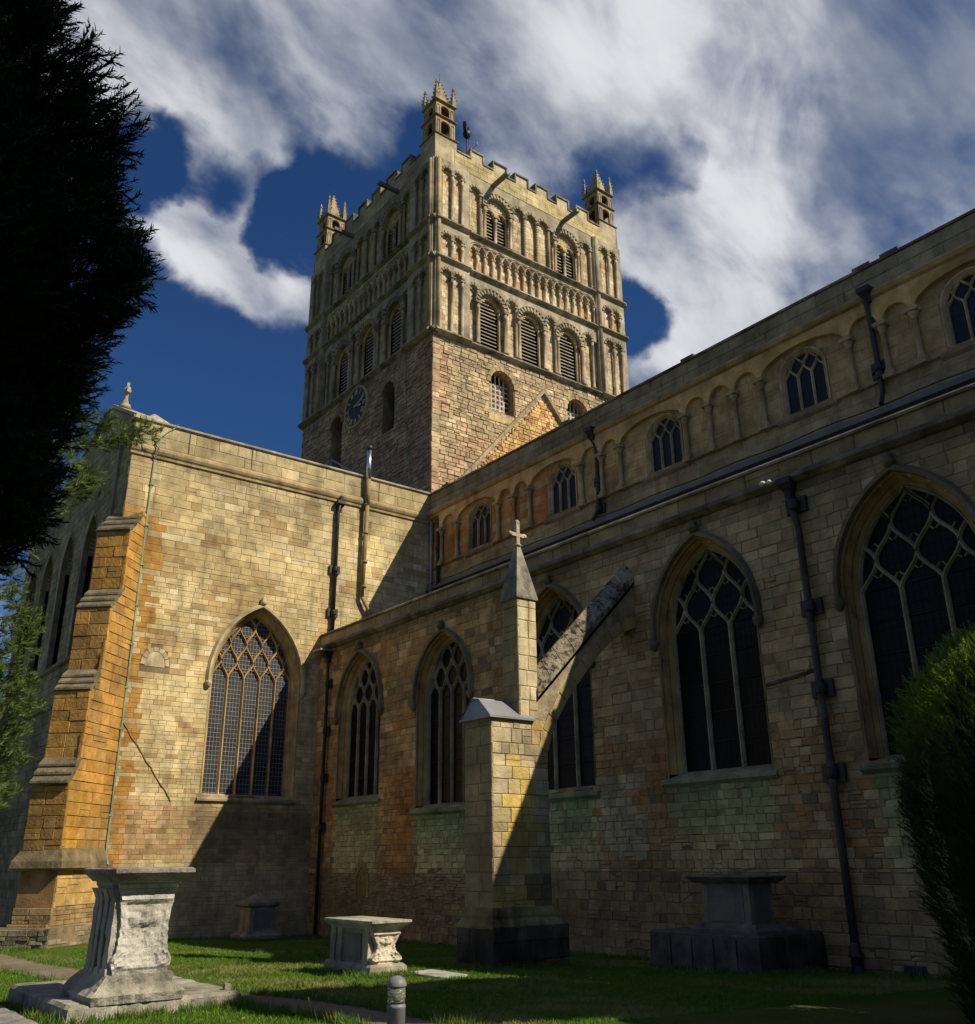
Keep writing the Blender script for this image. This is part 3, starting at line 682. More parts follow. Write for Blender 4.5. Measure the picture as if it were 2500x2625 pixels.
# ================================================================ AISLE
ai = thing('nave_aisle', 'shaded brown stone aisle wall with five tall pointed windows below the nave', 'church aisle', (15, YA, 0))
AWS = [Arch(XT-x, w, v0, vs, h) for x, w, v0, vs, h in ((27.78, 2.45, 4.40, 7.25, 1.72), (22.90, 2.45, 3.93, 7.12, 1.62), (17.95, 2.45, 4.03, 7.2, 1.80), (12.93, 2.42, 4.12, 7.25, 1.80), (8.15, 2.45, 4.07, 7.2, 1.82))]
def near_win(u, pad=.15):
    for A in AWS:
        if abs(u-A.uc) < A.a+pad: return A
    return None
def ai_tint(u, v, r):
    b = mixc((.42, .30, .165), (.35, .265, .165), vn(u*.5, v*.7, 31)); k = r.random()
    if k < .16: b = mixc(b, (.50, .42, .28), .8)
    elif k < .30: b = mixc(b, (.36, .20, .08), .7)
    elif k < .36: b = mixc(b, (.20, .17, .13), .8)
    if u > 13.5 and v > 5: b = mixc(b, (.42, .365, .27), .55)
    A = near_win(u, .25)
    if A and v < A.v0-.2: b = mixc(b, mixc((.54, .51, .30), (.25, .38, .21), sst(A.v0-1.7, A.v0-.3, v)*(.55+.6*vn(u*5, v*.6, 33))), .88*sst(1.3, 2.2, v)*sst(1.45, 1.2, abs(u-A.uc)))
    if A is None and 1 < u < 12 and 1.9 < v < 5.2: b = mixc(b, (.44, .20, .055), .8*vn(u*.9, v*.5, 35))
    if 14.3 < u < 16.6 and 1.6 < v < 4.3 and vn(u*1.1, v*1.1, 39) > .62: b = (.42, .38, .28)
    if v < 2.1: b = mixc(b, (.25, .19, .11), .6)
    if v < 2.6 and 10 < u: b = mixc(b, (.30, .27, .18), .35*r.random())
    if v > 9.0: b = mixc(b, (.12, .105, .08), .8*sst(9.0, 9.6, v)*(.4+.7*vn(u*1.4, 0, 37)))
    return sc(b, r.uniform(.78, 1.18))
def ai_h(v, r): return r.uniform(.07, .11) if 1.3 < v < 2.2 else (r.uniform(.13, .20) if v < 5 else r.uniform(.18, .27))
def ai_w(u, v, r): return r.uniform(.15, .42) if v < 5 else r.uniform(.25, .6)
AEND = XT-2.0
little = Arch(3.55, .62, 1.35, 1.75, .52)
mb = MB()
mb.panel(FA, [[(0, -.3), (XT+26, -.3), (XT+26, 10.1), (0, 10.1)]]+[a.line(.13, 12, ob=.12)[::-1] for a in AWS], -.002)
mb.build('wall', M['mortar_dark'], ai)
GA_ = [lambda a, b_, A=A: A.gap(a, b_, .18) for A in AWS]+[lambda a, b_: little.gap(a, b_, .14)]
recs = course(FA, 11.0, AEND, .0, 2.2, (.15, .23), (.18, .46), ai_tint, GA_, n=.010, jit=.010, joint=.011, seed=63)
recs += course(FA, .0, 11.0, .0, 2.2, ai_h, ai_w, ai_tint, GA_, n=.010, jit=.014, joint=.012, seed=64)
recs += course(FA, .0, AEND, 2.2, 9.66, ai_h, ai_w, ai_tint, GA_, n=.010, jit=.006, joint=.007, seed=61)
stones(recs, ai, 'rubble', True, cap=300, depth=.05)
# small blocked pointed arch low in the wall
for i in range(8):
    hp = little.line(0, 4, legs=True); ho = little.line(.14, 4, legs=True)
for i in range(len(hp)-1):
    p = MB(); q = [hp[i], ho[i], ho[i+1], hp[i+1]]; cx = sum(a[0] for a in q)/4; cy = sum(a[1] for a in q)/4; q = [(cx+(a[0]-cx)*.93, cy+(a[1]-cy)*.96) for a in q]
    p.panel(FA, [q], .035, -.03, (.36, .27, .14), outer=True); p.build('arch_stone', M['stone'], ai)
p = MB(); p.panel(FA, [little.line(0, 5)], .01, -.02, (.24, .17, .09), outer=True); p.build('blocking', M['rubble'], ai)
JP = [(.17, .012), (.14, -.02), (.14, -.08), (.07, -.19), (.07, -.23), (.02, -.28), (0, -.30), (0, -.42)]
for i, A in enumerate(AWS):
    N = 4 if i < 2 else 3
    window(ai, FA, A, N, A.vs+(-.02 if N == 4 else -.15), .56 if N == 4 else .66, gn=-.42, mw=.085 if N == 4 else .10, prof=JP, tint=(.40, .27, .12) if i != 4 else (.38, .26, .13), hoodt=(.20, .17, .12), sillt=(.24, .27, .19), trt=(.35, .32, .24), bars=.62, lat=(.135, .20, .008), latm='came_faint')
def pier_tint(u, v, r): return sc(mixc((.38, .28, .15), (.30, .22, .13), r.random()), r.uniform(.85, 1.1))
# parapet of the aisle
moulding(FA, 0, XT+26, [(-.05, 9.94), (.06, 9.90), (.20, 9.80), (.20, 9.74), (.08, 9.66), (-.05, 9.64)], 'string_course', ai, M['black_stone'], (.20, .175, .13))
def pp_tint(u, v, r): return sc(mixc((.36, .30, .20), (.26, .22, .15), vn(u*.8, v*2, 41)), r.uniform(.85, 1.1))
stones(course(FA, 0, AEND, 9.9, 10.24, (.34, .35), (.6, 1.2), pp_tint, (), n=.03, jit=.004, seed=62), ai, 'stone', cap=60, depth=.06)
mb = MB(); mb.box(FA, 0, XT+26, 9.66, 10.22, -.4, -.0, (.22, .18, .13)); mb.build('parapet', M['stone'], ai)
moulding(FA, 0, XT+26, [(-.45, 10.33), (.02, 10.33), (.09, 10.28), (.09, 10.22), (-.45, 10.22)], 'coping', ai, M['black_stone'], (.22, .19, .14))
mb = MB(); mb.loft([[Vector((x, YA-.4, 9.9)), Vector((x, YC+.0, 12.75))] for x in (-25, XT)], closed=False); mb.build('roof', M['roof'], ai)
mb = MB(); mb.box(Frame((0, 0, 0), (1, 0, 0), (0, -1, 0)), -25, XT, 0, 9.6, 16.07+.62, 20.9); mb.build('core', M['void'], ai)
p = MB(); p.box(FA, XT-9.42, XT-9.02, .48, .70, -.03, .035, (.10, .09, .08)); vg = p.build('vent_grille', M['black_stone'], ai)
p = MB(); [p.box(FA, XT-9.38+.07*i, XT-9.35+.07*i, .50, .68, .035, .05) for i in range(5)]; p.build('grille_bar', M['iron'], vg)
# broken ledge and patches that stand out on the wall
p = MB(); p.strip(FA, [(19.25+.055*i, 5.66+.004*math.sin(i*1.7)+.006*i) for i in range(22)], .09, .035, -.01, (.12, .11, .095)); p.build('broken_ledge', M['black_stone'], ai)

# ================================================================ NAVE (clerestory)
nv = thing('nave', 'long upper nave wall with blind round arches and three-light windows under a plain parapet', 'church nave', (10, YC, 12))
cols = [29.75, 28.68, 26.02, 25.08, 24.16, 21.4, 20.41, 19.54, 16.73, 15.81, 14.88, 13.92, 11.13, 10.17, 9.32, 6.55, 5.6, 4.7, 1.9, 1.0]
SP = 15.22
arcs = []
for a, b_ in zip(cols[:-1], cols[1:]):
    w = a-b_; arcs.append(Arch(XT-(a+b_)/2, w-.16, 13.72, SP, .50 if w > 1.5 else (w-.16)/2, 'e' if w > 1.5 else 'r'))
path_ = [(XT-29.9, 15.95), (XT-29.9, SP)]
for A in arcs: path_ += A.line(0, 9 if A.a > .6 else 6, legs=False)
path_ += [(XT-.9, SP), (XT-.9, 15.95)]
ORB = (.52, .36, .19)
p = MB(); p.panel(FC, [path_[::-1]], .14, -.03, ORB); L_ = path_[1:-1]; p.loft([[FC.P(u, v, .14) for u, v in L_], [FC.P(u, v, -.02) for u, v in L_]], sc(ORB, .95), closed=False)
p.build('blind_arcade', M['stone'], nv)
mb = MB(); CW = [Arch(XT-x, 1.30, 13.82, 14.92, .62, 'e') for x in (27.28, 22.48, 17.70, 12.62, 7.95, 3.3)]
mb.panel(FC, [[(0, 12.0), (XT+26, 12.0), (XT+26, 15.99), (0, 15.99)]]+[a.line(.10, 8)[::-1] for a in CW], -.0, -.02); mb.build('wall', M['mortar'], nv)
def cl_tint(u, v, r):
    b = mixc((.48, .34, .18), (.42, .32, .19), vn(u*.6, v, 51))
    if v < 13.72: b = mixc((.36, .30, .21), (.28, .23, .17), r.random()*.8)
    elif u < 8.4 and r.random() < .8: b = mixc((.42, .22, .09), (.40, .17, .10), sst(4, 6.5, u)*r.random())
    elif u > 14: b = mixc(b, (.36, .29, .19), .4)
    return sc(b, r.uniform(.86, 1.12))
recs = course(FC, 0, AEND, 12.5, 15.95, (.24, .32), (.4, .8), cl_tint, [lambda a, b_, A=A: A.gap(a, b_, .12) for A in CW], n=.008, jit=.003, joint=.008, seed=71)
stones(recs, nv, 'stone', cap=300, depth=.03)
moulding(FC, 0, XT+26, [(0, 13.74), (.10, 13.70), (.10, 13.66), (0, 13.62)], 'string_course', nv, M['carved'], (.30, .23, .15))
for i, A in enumerate(CW):
    window(nv, FC, A, 3, 14.85, .34, gn=-.16, mw=.075, glass='glass_blue', lat=(.14, .22, .010), latm='came_dark', prof=[(.10, .02), (.06, .02), (0, -.06), (0, -.16)], tint=(.44, .33, .20), hood=False, sill=True, sillt=(.25, .2, .14), trt=(.44, .35, .23), cusp=False, dt=.11)
for x in cols:
    u = XT-x; p = MB(); c = FC.P(u, 0, .09)
    p.lathe(c+Z3*13.74, [(0, .13), (.06, .13), (.08, .10), (.12, .11), (.15, .075), (1.16, .07), (1.17, .095), (1.20, .075), (1.25, .09), (1.36, .15)], 8, (.40, .31, .19))
    p.box(FC, u-.17, u+.17, 15.10, 15.21, 0, .25, (.38, .30, .19)); p.box(FC, u-.14, u+.14, 13.62, 13.74, 0, .22, (.36, .28, .17)); p.build('colonnette', M['carved'], nv)
moulding(FC, 0, XT+26, [(0, 16.30), (.06, 16.28), (.20, 16.20), (.25, 16.10), (.22, 16.00), (.12, 15.94), (.12, 15.88), (0, 15.84)], 'cornice', nv, M['carved'], (.36, .26, .14))
def np_tint(u, v, r): return sc(mixc((.30, .265, .20), (.22, .20, .155), vn(u*.5, v*2, 53)), r.uniform(.85, 1.12))
stones(course(FC, 0, AEND, 16.28, 16.98, (.33, .37), (.7, 1.5), np_tint, (), n=.03, jit=.004, seed=72), nv, 'stone', cap=80, depth=.06)
mb = MB(); mb.box(FC, 0, XT+26, 15.95, 16.98, -.4, 0, (.17, .15, .12)); mb.build('parapet', M['stone'], nv)
moulding(FC, 0, XT+26, [(-.45, 17.09), (.02, 17.09), (.08, 17.05), (.08, 16.98), (-.45, 16.98)], 'coping', nv, M['black_stone'], (.20, .175, .14))
for u in (1.2, 8.6, 14.3, 20.3, 21.1): p = MB(); p.box(FC, u-.25, u+.25, 17.05, 17.13, -.45, .085, (.2, .18, .14)); p.build('coping_block', M['black_stone'], nv)
mb = MB(); mb.loft([[FC.P(u, v, n) for n, v in ((0, 12.98), (.16, 12.9), (.20, 12.74), (.0, 12.70))] for u in (0, XT+26)], closed=False); mb.build('lead_flashing', M['roof'], nv)
mb = MB(); mb.box(Frame((0, 0, 0), (1, 0, 0), (0, -1, 0)), -25, XW-.02, 0, 16.8, -YC+.42, 34.4); mb.build('core', M['void'], nv)
mb = MB(); mb.loft([[Vector((x, -21.2, 16.9)), Vector((x, -27.65, 17.6)), Vector((x, -34.1, 16.9))] for x in (-25, XW-.02)], closed=False); mb.build('roof', M['roof'], nv)
p = MB(); p.tube([FC.P(u, 12.99+.025*math.sin(u*2.1), .14) for u in [i*.5 for i in range(60)]], .018, 5); p.build('cable', M['iron'], nv)

# ================================================================ FLYING BUTTRESS
XP0, XP1 = 14.95, 15.85
fb = thing('flying_buttress', 'free-standing sunlit pier with lead cap, pinnacle with cross and arched flyer to the aisle', 'flying buttress', (15.4, -12.4, .45))
FP = Frame((XP0, 0, 0), (0, -1, 0), (-1, 0, 0))     # west side; u = -y
FPN = Frame((XP1, -11.68, 0), (-1, 0, 0), (0, 1, 0))
def pz_tint(u, v, r):
    b = mixc((.42, .37, .28), (.34, .30, .24), r.random())
    b = mixc(b, (.58, .44, .13), .8*sst(.50, .72, vn(u*1.6+2, v*.8, 85)+.25*sst(12.7, 12.2, u)*sst(2.4, 3.2, v)))
    if r.random() < .15: b = mixc(b, PALE, .6)
    if v < 2.0: b = mixc(b, (.45, .34, .12), .5*sst(11.4, 12.1, 24-u))
    if u > 12.6 and v < 2.2: b = mixc(b, (.12, .11, .09), .7)
    return sc(b, r.uniform(.85, 1.12))
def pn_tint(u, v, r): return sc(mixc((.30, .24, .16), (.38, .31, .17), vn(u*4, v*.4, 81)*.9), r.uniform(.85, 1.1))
def ff(u): return 8.80-(16.1-u)*.97                    # top of the flyer
intr = [(13.17, 4.50), (13.28, 4.85), (13.44, 5.15), (13.75, 5.60), (14.08, 5.98), (14.42, 6.36), (14.88, 6.82), (15.25, 7.12), (15.65, 7.36), (16.06, 7.54)]
mb = MB(); mb.box(FP, 11.70, 13.15, .2, 5.12, -.88, -.02); mb.build('pier', M['mortar'], fb)
rp = course(FP, 11.69, 13.16, 1.5, 5.12, (.16, .32), (.14, .52), pz_tint, (), n=0, jit=.008, seed=91, split=.2)
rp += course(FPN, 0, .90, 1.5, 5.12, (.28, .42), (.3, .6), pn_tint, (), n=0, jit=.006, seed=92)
# flyer side stones, radiating roughly with the slope
outl = [(12.93, ff(12.93)+0), (16.10, ff(16.1))]+intr[::-1]+[(13.16, 4.3), (12.70, 4.3), (12.70, 5.1)]
mb = MB(); mb.panel(FP, [outl], -.01, -.52, (.38, .31, .20), outer=True); mb.panel(FP, [outl], -.52, None, (.3, .25, .17)); fly = mb.build('flyer', M['tomb'], fb)
for i in range(len(intr)-1):
    a, b_ = intr[i], intr[i+1]; dx, dy = b_[0]-a[0], b_[1]-a[1]; l = math.hypot(dx, dy); nx, ny = -dy/l, dx/l
    q = [a, (a[0]+dx*.97, a[1]+dy*.97), (a[0]+dx*.97+nx*.26, a[1]+dy*.97+ny*.26), (a[0]+nx*.26, a[1]+ny*.26)]
    p = MB(); p.panel(FP, [q], .012, -.535, sc((.42, .34, .18), rnd.uniform(.85, 1.1)), outer=True); p.build('arch_stone', M['stone'], fly)
k = 9
for i in range(k):
    ua, ub = 12.90+(16.09-12.90)*i/k+.008, 12.90+(16.09-12.90)*(i+1)/k-.008
    q = [(ua, ff(ua)-.02), (ub, ff(ub)-.02), (ub, ff(ub)+.13), (ua, ff(ua)+.13)]
    p = MB(); p.loft([[FP.P(u, v+dv, n) for u, v in q] for n, dv in ((.045, -.16), (.045, -.08), (-.24, .27), (-.29, .27), (-.575, -.08), (-.575, -.16))], (.36, .32, .24) if i % 2 else (.32, .28, .20), cap=True); p.build('coping_stone', M['lichened'], fly)
# plinth
def pl_tint(u, v, r): return sc(mixc((.085, .075, .06), (.14, .115, .085), r.random()), r.uniform(.8, 1.2))
mb = MB(); mb.box(FP, 11.60, 13.46, .1, 1.22, -1.02, .10); mb.build('plinth', M['mortar_dark'], fb)
rq = course(FP, 11.58, 13.47, .3, 1.24, (.26, .34), (.5, .9), pl_tint, (), n=.125, jit=.006, seed=93)
rq += course(Frame((XP1+.14, -11.60, 0), (-1, 0, 0), (0, 1, 0)), 0, 1.16, .3, 1.24, (.26, .34), (.4, .7), pl_tint, (), n=.02, jit=.006, seed=94)
stones(rp, fb, 'rubble', cap=290, depth=.05); stones(rq, fb, 'black_stone', cap=80, depth=.05, name='plinth_stone')
def ringp(o, v): return [Vector((XP0-o, -11.68+o, v)), Vector((XP1+o, -11.68+o, v)), Vector((XP1+o, -13.16-o*1.6, v)), Vector((XP0-o, -13.16-o*1.6, v))]
p = MB(); p.loft([ringp(o, v) for o, v in ((-.02, 1.60), (.01, 1.55), (.03, 1.42), (.02, 1.36), (.07, 1.32), (.12, 1.24), (.12, 1.2))], (.32, .26, .12)); p.build('plinth_moulding', M['black_stone'], fb)
# lead cap: ridged roof over the front of the pier
p = MB(); x0, x1, y0, y1 = XP0-.07, XP1+.07, -11.60, -12.80; xm = (x0+x1)/2
a = [Vector((x0, y0, 5.13)), Vector((x1, y0, 5.13)), Vector((x1, y1, 5.13)), Vector((x0, y1, 5.13))]; e_ = [Vector((q.x, q.y, 5.09)) for q in a]
r0, r1_ = Vector((xm, y0-.03, 5.50)), Vector((xm, y1+.10, 5.50)); r0b, r1b = r0+Vector((.22, 0, -.02)), r1_+Vector((.22, 0, -.02)); r0a, r1a = r0-Vector((.10, 0, 0)), r1_-Vector((.10, 0, 0))
p.add(a+e_+[r0a, r1a, r0b, r1b], [(0, 8, 9, 3), (1, 2, 11, 10), (8, 10, 11, 9), (2, 3, 9, 11), (0, 1, 5, 4), (1, 2, 6, 5), (2, 3, 7, 6), (3, 0, 4, 7), (4, 5, 6, 7)])
p.add([a[0]-Vector((0, .03, 0)), a[1]-Vector((0, .03, 0)), r0b-Vector((0, .03, 0)), r0a-Vector((0, .03, 0))], [(0, 1, 2, 3)], (1, 1, 1)); p.build('lead_cap', M['lead'], fb)
p = MB(); p.tube([r0+Vector((.06, .02, .02)), r1_+Vector((.06, 0, .02))], .03, 8); p.build('ridge_roll', M['lead'], fb)
# pinnacle
px0, px1, py0, py1 = XP0, XP0+.52, -12.42, -12.94
FQW = Frame((px0, 0, 0), (0, -1, 0), (-1, 0, 0)); FQN = Frame((px1, py0, 0), (-1, 0, 0), (0, 1, 0)); 
p = MB(); p.box(FQW, 12.44, 12.92, 5.0, 7.7, -.50, -.02); pin = p.build('pinnacle', M['mortar'], fb, label='tall square stone pinnacle topped by a small cross')
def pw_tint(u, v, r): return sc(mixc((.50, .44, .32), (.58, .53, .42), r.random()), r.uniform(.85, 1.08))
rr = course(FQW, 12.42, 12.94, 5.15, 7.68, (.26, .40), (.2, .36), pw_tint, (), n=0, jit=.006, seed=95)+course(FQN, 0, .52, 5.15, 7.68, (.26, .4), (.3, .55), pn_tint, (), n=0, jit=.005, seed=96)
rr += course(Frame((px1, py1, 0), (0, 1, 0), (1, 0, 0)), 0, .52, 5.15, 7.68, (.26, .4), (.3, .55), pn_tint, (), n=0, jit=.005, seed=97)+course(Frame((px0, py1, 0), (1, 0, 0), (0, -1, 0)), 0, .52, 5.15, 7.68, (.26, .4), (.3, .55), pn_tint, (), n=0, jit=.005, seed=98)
stones(rr, pin, 'stone', cap=200, depth=.05)
c = Vector(((px0+px1)/2, (py0+py1)/2, 0))
p = MB(); p.lathe(c+Z3*7.66, [(0, .27), (.03, .30), (.07, .30), (1.30, .045)], 4, (.36, .33, .27), sq=True); p.build('spire', M['tomb'], pin)
p = MB(); p.lathe(c+Z3*8.94, [(0, .05), (.02, .09), (.05, .09), (.07, .05)], 8, (.52, .48, .4)); FX = Frame(c, (0, -1, 0), (-1, 0, 0))
p.box(FX, -.045, .045, 9.0, 9.52, -.04, .04, (.55, .50, .42)); p.box(FX, -.19, .19, 9.18, 9.26, -.038, .038, (.55, .50, .42))
for u, v in ((-.20, 9.22), (.20, 9.22), (0, 9.52)): p.lathe(FX.P(u, v, 0), [(-.05, .025), (-.03, .058), (.03, .058), (.06, .025)], 6, (.5, .46, .38))
p.build('stone_cross', M['carved'], pin)

# ================================================================ TOWER
tw = thing('bell_tower', 'tall square Norman crossing tower with arcaded stages, battlements and corner pinnacles', 'bell tower', (37.65, -27.65, 17))
TC = (.44, .40, .32)
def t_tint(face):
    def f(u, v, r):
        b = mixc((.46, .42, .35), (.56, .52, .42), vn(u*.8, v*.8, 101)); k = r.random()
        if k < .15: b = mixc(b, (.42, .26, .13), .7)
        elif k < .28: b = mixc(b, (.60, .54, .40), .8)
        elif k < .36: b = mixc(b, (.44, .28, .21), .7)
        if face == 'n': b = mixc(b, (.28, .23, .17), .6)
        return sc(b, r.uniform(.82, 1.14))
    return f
def rub_tint(face):
    def f(u, v, r):
        b = mixc((.55, .47, .35), (.46, .36, .27), r.random()); n_ = vn(u*.5, v*.5, 103)
        b = mixc(b, (.48, .31, .23), .55*sst(.55, .8, n_))
        if v < 20.5: b = mixc(b, (.50, .36, .27), .25)
        if v > 24.2 and u > 3: b = mixc(b, (.33, .29, .22), .6)
        if r.random() < .12: b = (.58, .50, .36)
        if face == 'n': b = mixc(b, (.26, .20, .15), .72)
        return sc(b, r.uniform(.75, 1.15))
    return f
def flip(A, L): B = Arch(L-A.uc, 2*A.a, A.v0, A.vs, A.h, A.kind); return B
def chev(mb, fr, A, o0, o1, nf, tint, k, teeth=.03):
    for i in range(k):
        for j in range(2):
            a0 = math.pi*(i+j*.5)/k; a1 = math.pi*(i+j*.5+.5)/k; n1 = nf+(teeth if j else 0)
            q = []
            for a, o in ((a0, o0), (a0, o1+(teeth*.6 if j else 0)), (a1, o1+(teeth*.6 if j else 0)), (a1, o0)):
                q.append((A.uc+math.cos(a)*(A.a+o), A.vs+math.sin(a)*(A.h+o)))
            mb.add([fr.P(u, v, n1) for u, v in q]+[fr.P(u, v, 0) for u, v in q], [(0, 1, 2, 3), (0, 4, 5, 1), (1, 5, 6, 2), (2, 6, 7, 3), (3, 7, 4, 0)], tint)
def shaft(mb, c, z0, z1, r, tint, bead=False, cap=True):
    if bead:
        pr = []; z = z0; k = 0
        while z < z1-.16: pr += [(z, r*.6), (z+.08, r*1.75), (z+.16, r*.6)]; z += .165
        mb.lathe(c, pr, 6, tint)
    else: mb.lathe(c, [(z0, r*1.5), (z0+.06, r*1.5), (z0+.08, r), (z1-.24, r), (z1-.22, r*1.25), (z1-.19, r), (z1, r*1.75)], 8, tint)
    if cap: mb.lathe(c, [(z1, r*1.9), (z1+.07, r*2.0)], 4, tint, sq=True)
def scallop(mb, fr, u0, u1, vt, arches, nf, nb, tint):
    arches = sorted(arches, key=lambda A: A.uc); lp = [(u0, vt)]; prev = arches[0].vs; lp.append((u0, prev))
    for A in arches:
        if abs(A.vs-prev) > .01: m_ = A.uc-A.a-.02; lp += [(m_, prev), (m_, A.vs)]
        lp += A.line(0, 8, legs=False); prev = A.vs
    lp += [(u1, prev), (u1, vt)]
    mb.panel(fr, [lp[::-1]], nf, None, tint); L = lp[1:-1]; mb.loft([[fr.P(u, v, nf) for u, v in L], [fr.P(u, v, nb) for u, v in L]], sc(tint, .95), closed=False)
def face(fr, key, F_flip):
    """one side of the tower; u runs from the NW corner"""
    Lw = 12.9
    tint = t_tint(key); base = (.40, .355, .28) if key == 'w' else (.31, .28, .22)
    # rubble base
    if key == 'w': WN = [Arch(4.38+.87, 1.5, 22.42, 23.85, .8, 'r'), Arch(9.0, 1.5, 22.42, 23.85, .8, 'r')]
    else: WN = [Arch(3.75, 1.05, 21.75, 23.85, .55, 'r'), Arch(8.9, 1.15, 19.0, 24.0, .55, 'r')]
    if key == 'w': WN[0].uc = 4.05
    mb = MB(); mb.panel(fr, [[(0, 14), (Lw, 14), (Lw, 25.5), (0, 25.5)]]+[a.line(0, 8)[::-1] for a in WN], -.02, -.62); mb.build('wall', M['mortar' if key == 'w' else 'mortar_dark'], tw)
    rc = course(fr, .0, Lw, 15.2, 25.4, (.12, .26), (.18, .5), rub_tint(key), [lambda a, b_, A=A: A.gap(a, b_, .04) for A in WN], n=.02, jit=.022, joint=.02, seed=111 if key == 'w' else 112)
    if key == 'w':   # big quoins at the corner
        rc += course(fr, -.03, .38, 15.2, 25.4, (.22, .34), (.41, .42), rub_tint(key), (), n=.045, jit=.01, seed=113)
    stones(rc, tw, 'rubble', True, cap=300 if key == 'w' else 150, depth=.07, name='stone')
    for A in WN:
        p = MB(); p.panel(fr, [A.line(.0, 8)], -.60); p.build('dark_opening', M['void'], tw)
        for i in range(9):
            a0, a1 = math.pi*(i+.06)/9, math.pi*(i+.94)/9
            q = [(A.uc+math.cos(a)*(A.a+o), A.vs+math.sin(a)*(A.h+o)) for a, o in ((a0, -.02), (a0, .20), (a1, .20), (a1, -.02))]
            p = MB(); p.panel(fr, [q], .05+rnd.uniform(0, .03), -.2, sc((.44, .36, .25) if key == 'w' else (.24, .2, .15), rnd.uniform(.8, 1.1)), outer=True); p.build('arch_stone', M['rubble'], tw)
        if key == 'w':   # pierced stone grille
            p = MB(); g = .26
            for i in range(5): u = A.uc-A.a+.18+i*g; p.box(fr, u-.035, u+.035, A.v0, A.top(u)-.02, -.50, -.44, (.62, .56, .50))
            for i in range(7):
                v = A.v0+.1+i*g
                q = A.hw(v, -.02)
                if q: p.box(fr, A.uc-q, A.uc+q, v-.03, v+.03, -.495, -.445, (.62, .56, .50))
            for i in range(4):
                for j in range(6):
                    u = A.uc-A.a+.18+(i+.5)*g; v = A.v0+.1+(j+.5)*g
                    if A.inside(u, v, -.1):
                        for a in (0, 1, 2, 3): p.lathe(fr.P(u+.07*math.cos(a*1.57+.785), v+.07*math.sin(a*1.57+.785), -.47), [(-.035, .01), (0, .035), (.035, .01)], 5, (.6, .54, .48))
            p.build('stone_grille', M['carved'], tw)
            moulding(fr, A.uc-A.a-.05, A.uc+A.a+.15, [(-.5, A.v0+.02), (.03, A.v0-.2), (.03, A.v0-.55), (-.1, A.v0-.6), (-.5, A.v0-.6)], 'sill', tw, M['carved'], (.50, .38, .20))
    # back plane of the upper stages
    nb = -.17
    LO = [Arch(u, 1.56, 25.70, 27.95, .78, 'r') for u in (3.46, 6.06, 8.68)]
    inn = [Arch(u, 1.10, 25.80, 27.92, .55, 'r') for u in (3.46, 6.06, 8.68)]
    BE = [Arch(u, 1.56, 31.95, 33.95, .78, 'r') for u in (3.95, 8.75)]
    lights = [Arch(u+d, .54, 31.95, 33.70, .27, 'r') for u in (3.95, 8.75) for d in (-.37, .37)]
    mb = MB(); mb.panel(fr, [[(0, 25.4), (Lw, 25.4), (Lw, 35.7), (0, 35.7)]]+[a.line(0, 8)[::-1] for a in inn+lights], nb-.02, nb-.36); mb.build('wall', M['mortar' if key == 'w' else 'mortar_dark'], tw)
    def g_(A): return lambda a, b_: A.gap(a, b_, .02)
    tf = tint
    def white(u, v, r):
        c_ = tf(u, v, r)
        if key == 'w':
            if 29.6 < v < 31.8: c_ = mixc(c_, (.72, .67, .55) if r.random() < .6 else (.52, .30, .15), .75)
            else: c_ = mixc(c_, (.64, .59, .47), .5) if r.random() < .75 else mixc(c_, (.46, .29, .17), .5)
        return c_
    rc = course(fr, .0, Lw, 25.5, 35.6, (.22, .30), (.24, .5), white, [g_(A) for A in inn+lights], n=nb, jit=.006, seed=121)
    # front plane
    segs = [(2.0, 10.8)]
    p = MB()
    smL = [Arch(u, .50, 25.75, 28.62, .25, 'r') for u in (2.36, 4.77, 7.38, 10.05)]
    scallop(p, fr, 2.05, 10.75, 29.55, LO+smL, 0, nb, base)
    # belfry
    smB = [Arch(u, .66, 31.95, 34.5, .33, 'r') for u in (2.50, 5.38, 6.24, 7.10)]+[Arch(10.25, .62, 31.95, 34.5, .31, 'r')]
    scallop(p, fr, 2.05, 10.75, 35.6, BE+smB, 0, nb, sc(base, .84))
    # interlaced arcade, pointed openings
    n0 = 17; sp = (10.68-2.12)/n0
    AR = [Arch(2.12+sp*(i+.5), sp-.10, 29.7, 30.82, .36) for i in range(n0)]
    scallop(p, fr, 2.05, 10.75, 31.72, AR, 0, nb, mixc(base, PALE, .3))
    p.build('arcade_front', M['carved'], tw)
    # turret strips
    for a, b_, s_ in ((0, 2.05, 1), (10.75, 12.9, -1)):
        p = MB()
        for v0, v1, sp_ in ((25.6, 29.5, 28.72), (29.7, 31.7, 30.8), (31.95, 35.5, 34.75)):
            c0 = a+.70 if s_ > 0 else a+.86
            ar = [Arch(c0, .58, v0, sp_, .29, 'r'), Arch(c0+.64, .58, v0, sp_, .29, 'r')]
            scallop(p, fr, a+.02, b_, v1, ar, .12, -.08, base)
            p.box(fr, a+.02, c0-.29, v0-.1, v1, -.1, .118, base); p.box(fr, c0+.93, b_, v0-.1, v1, -.1, .118, base)
        p.build('turret_strip', M['carved'], tw)
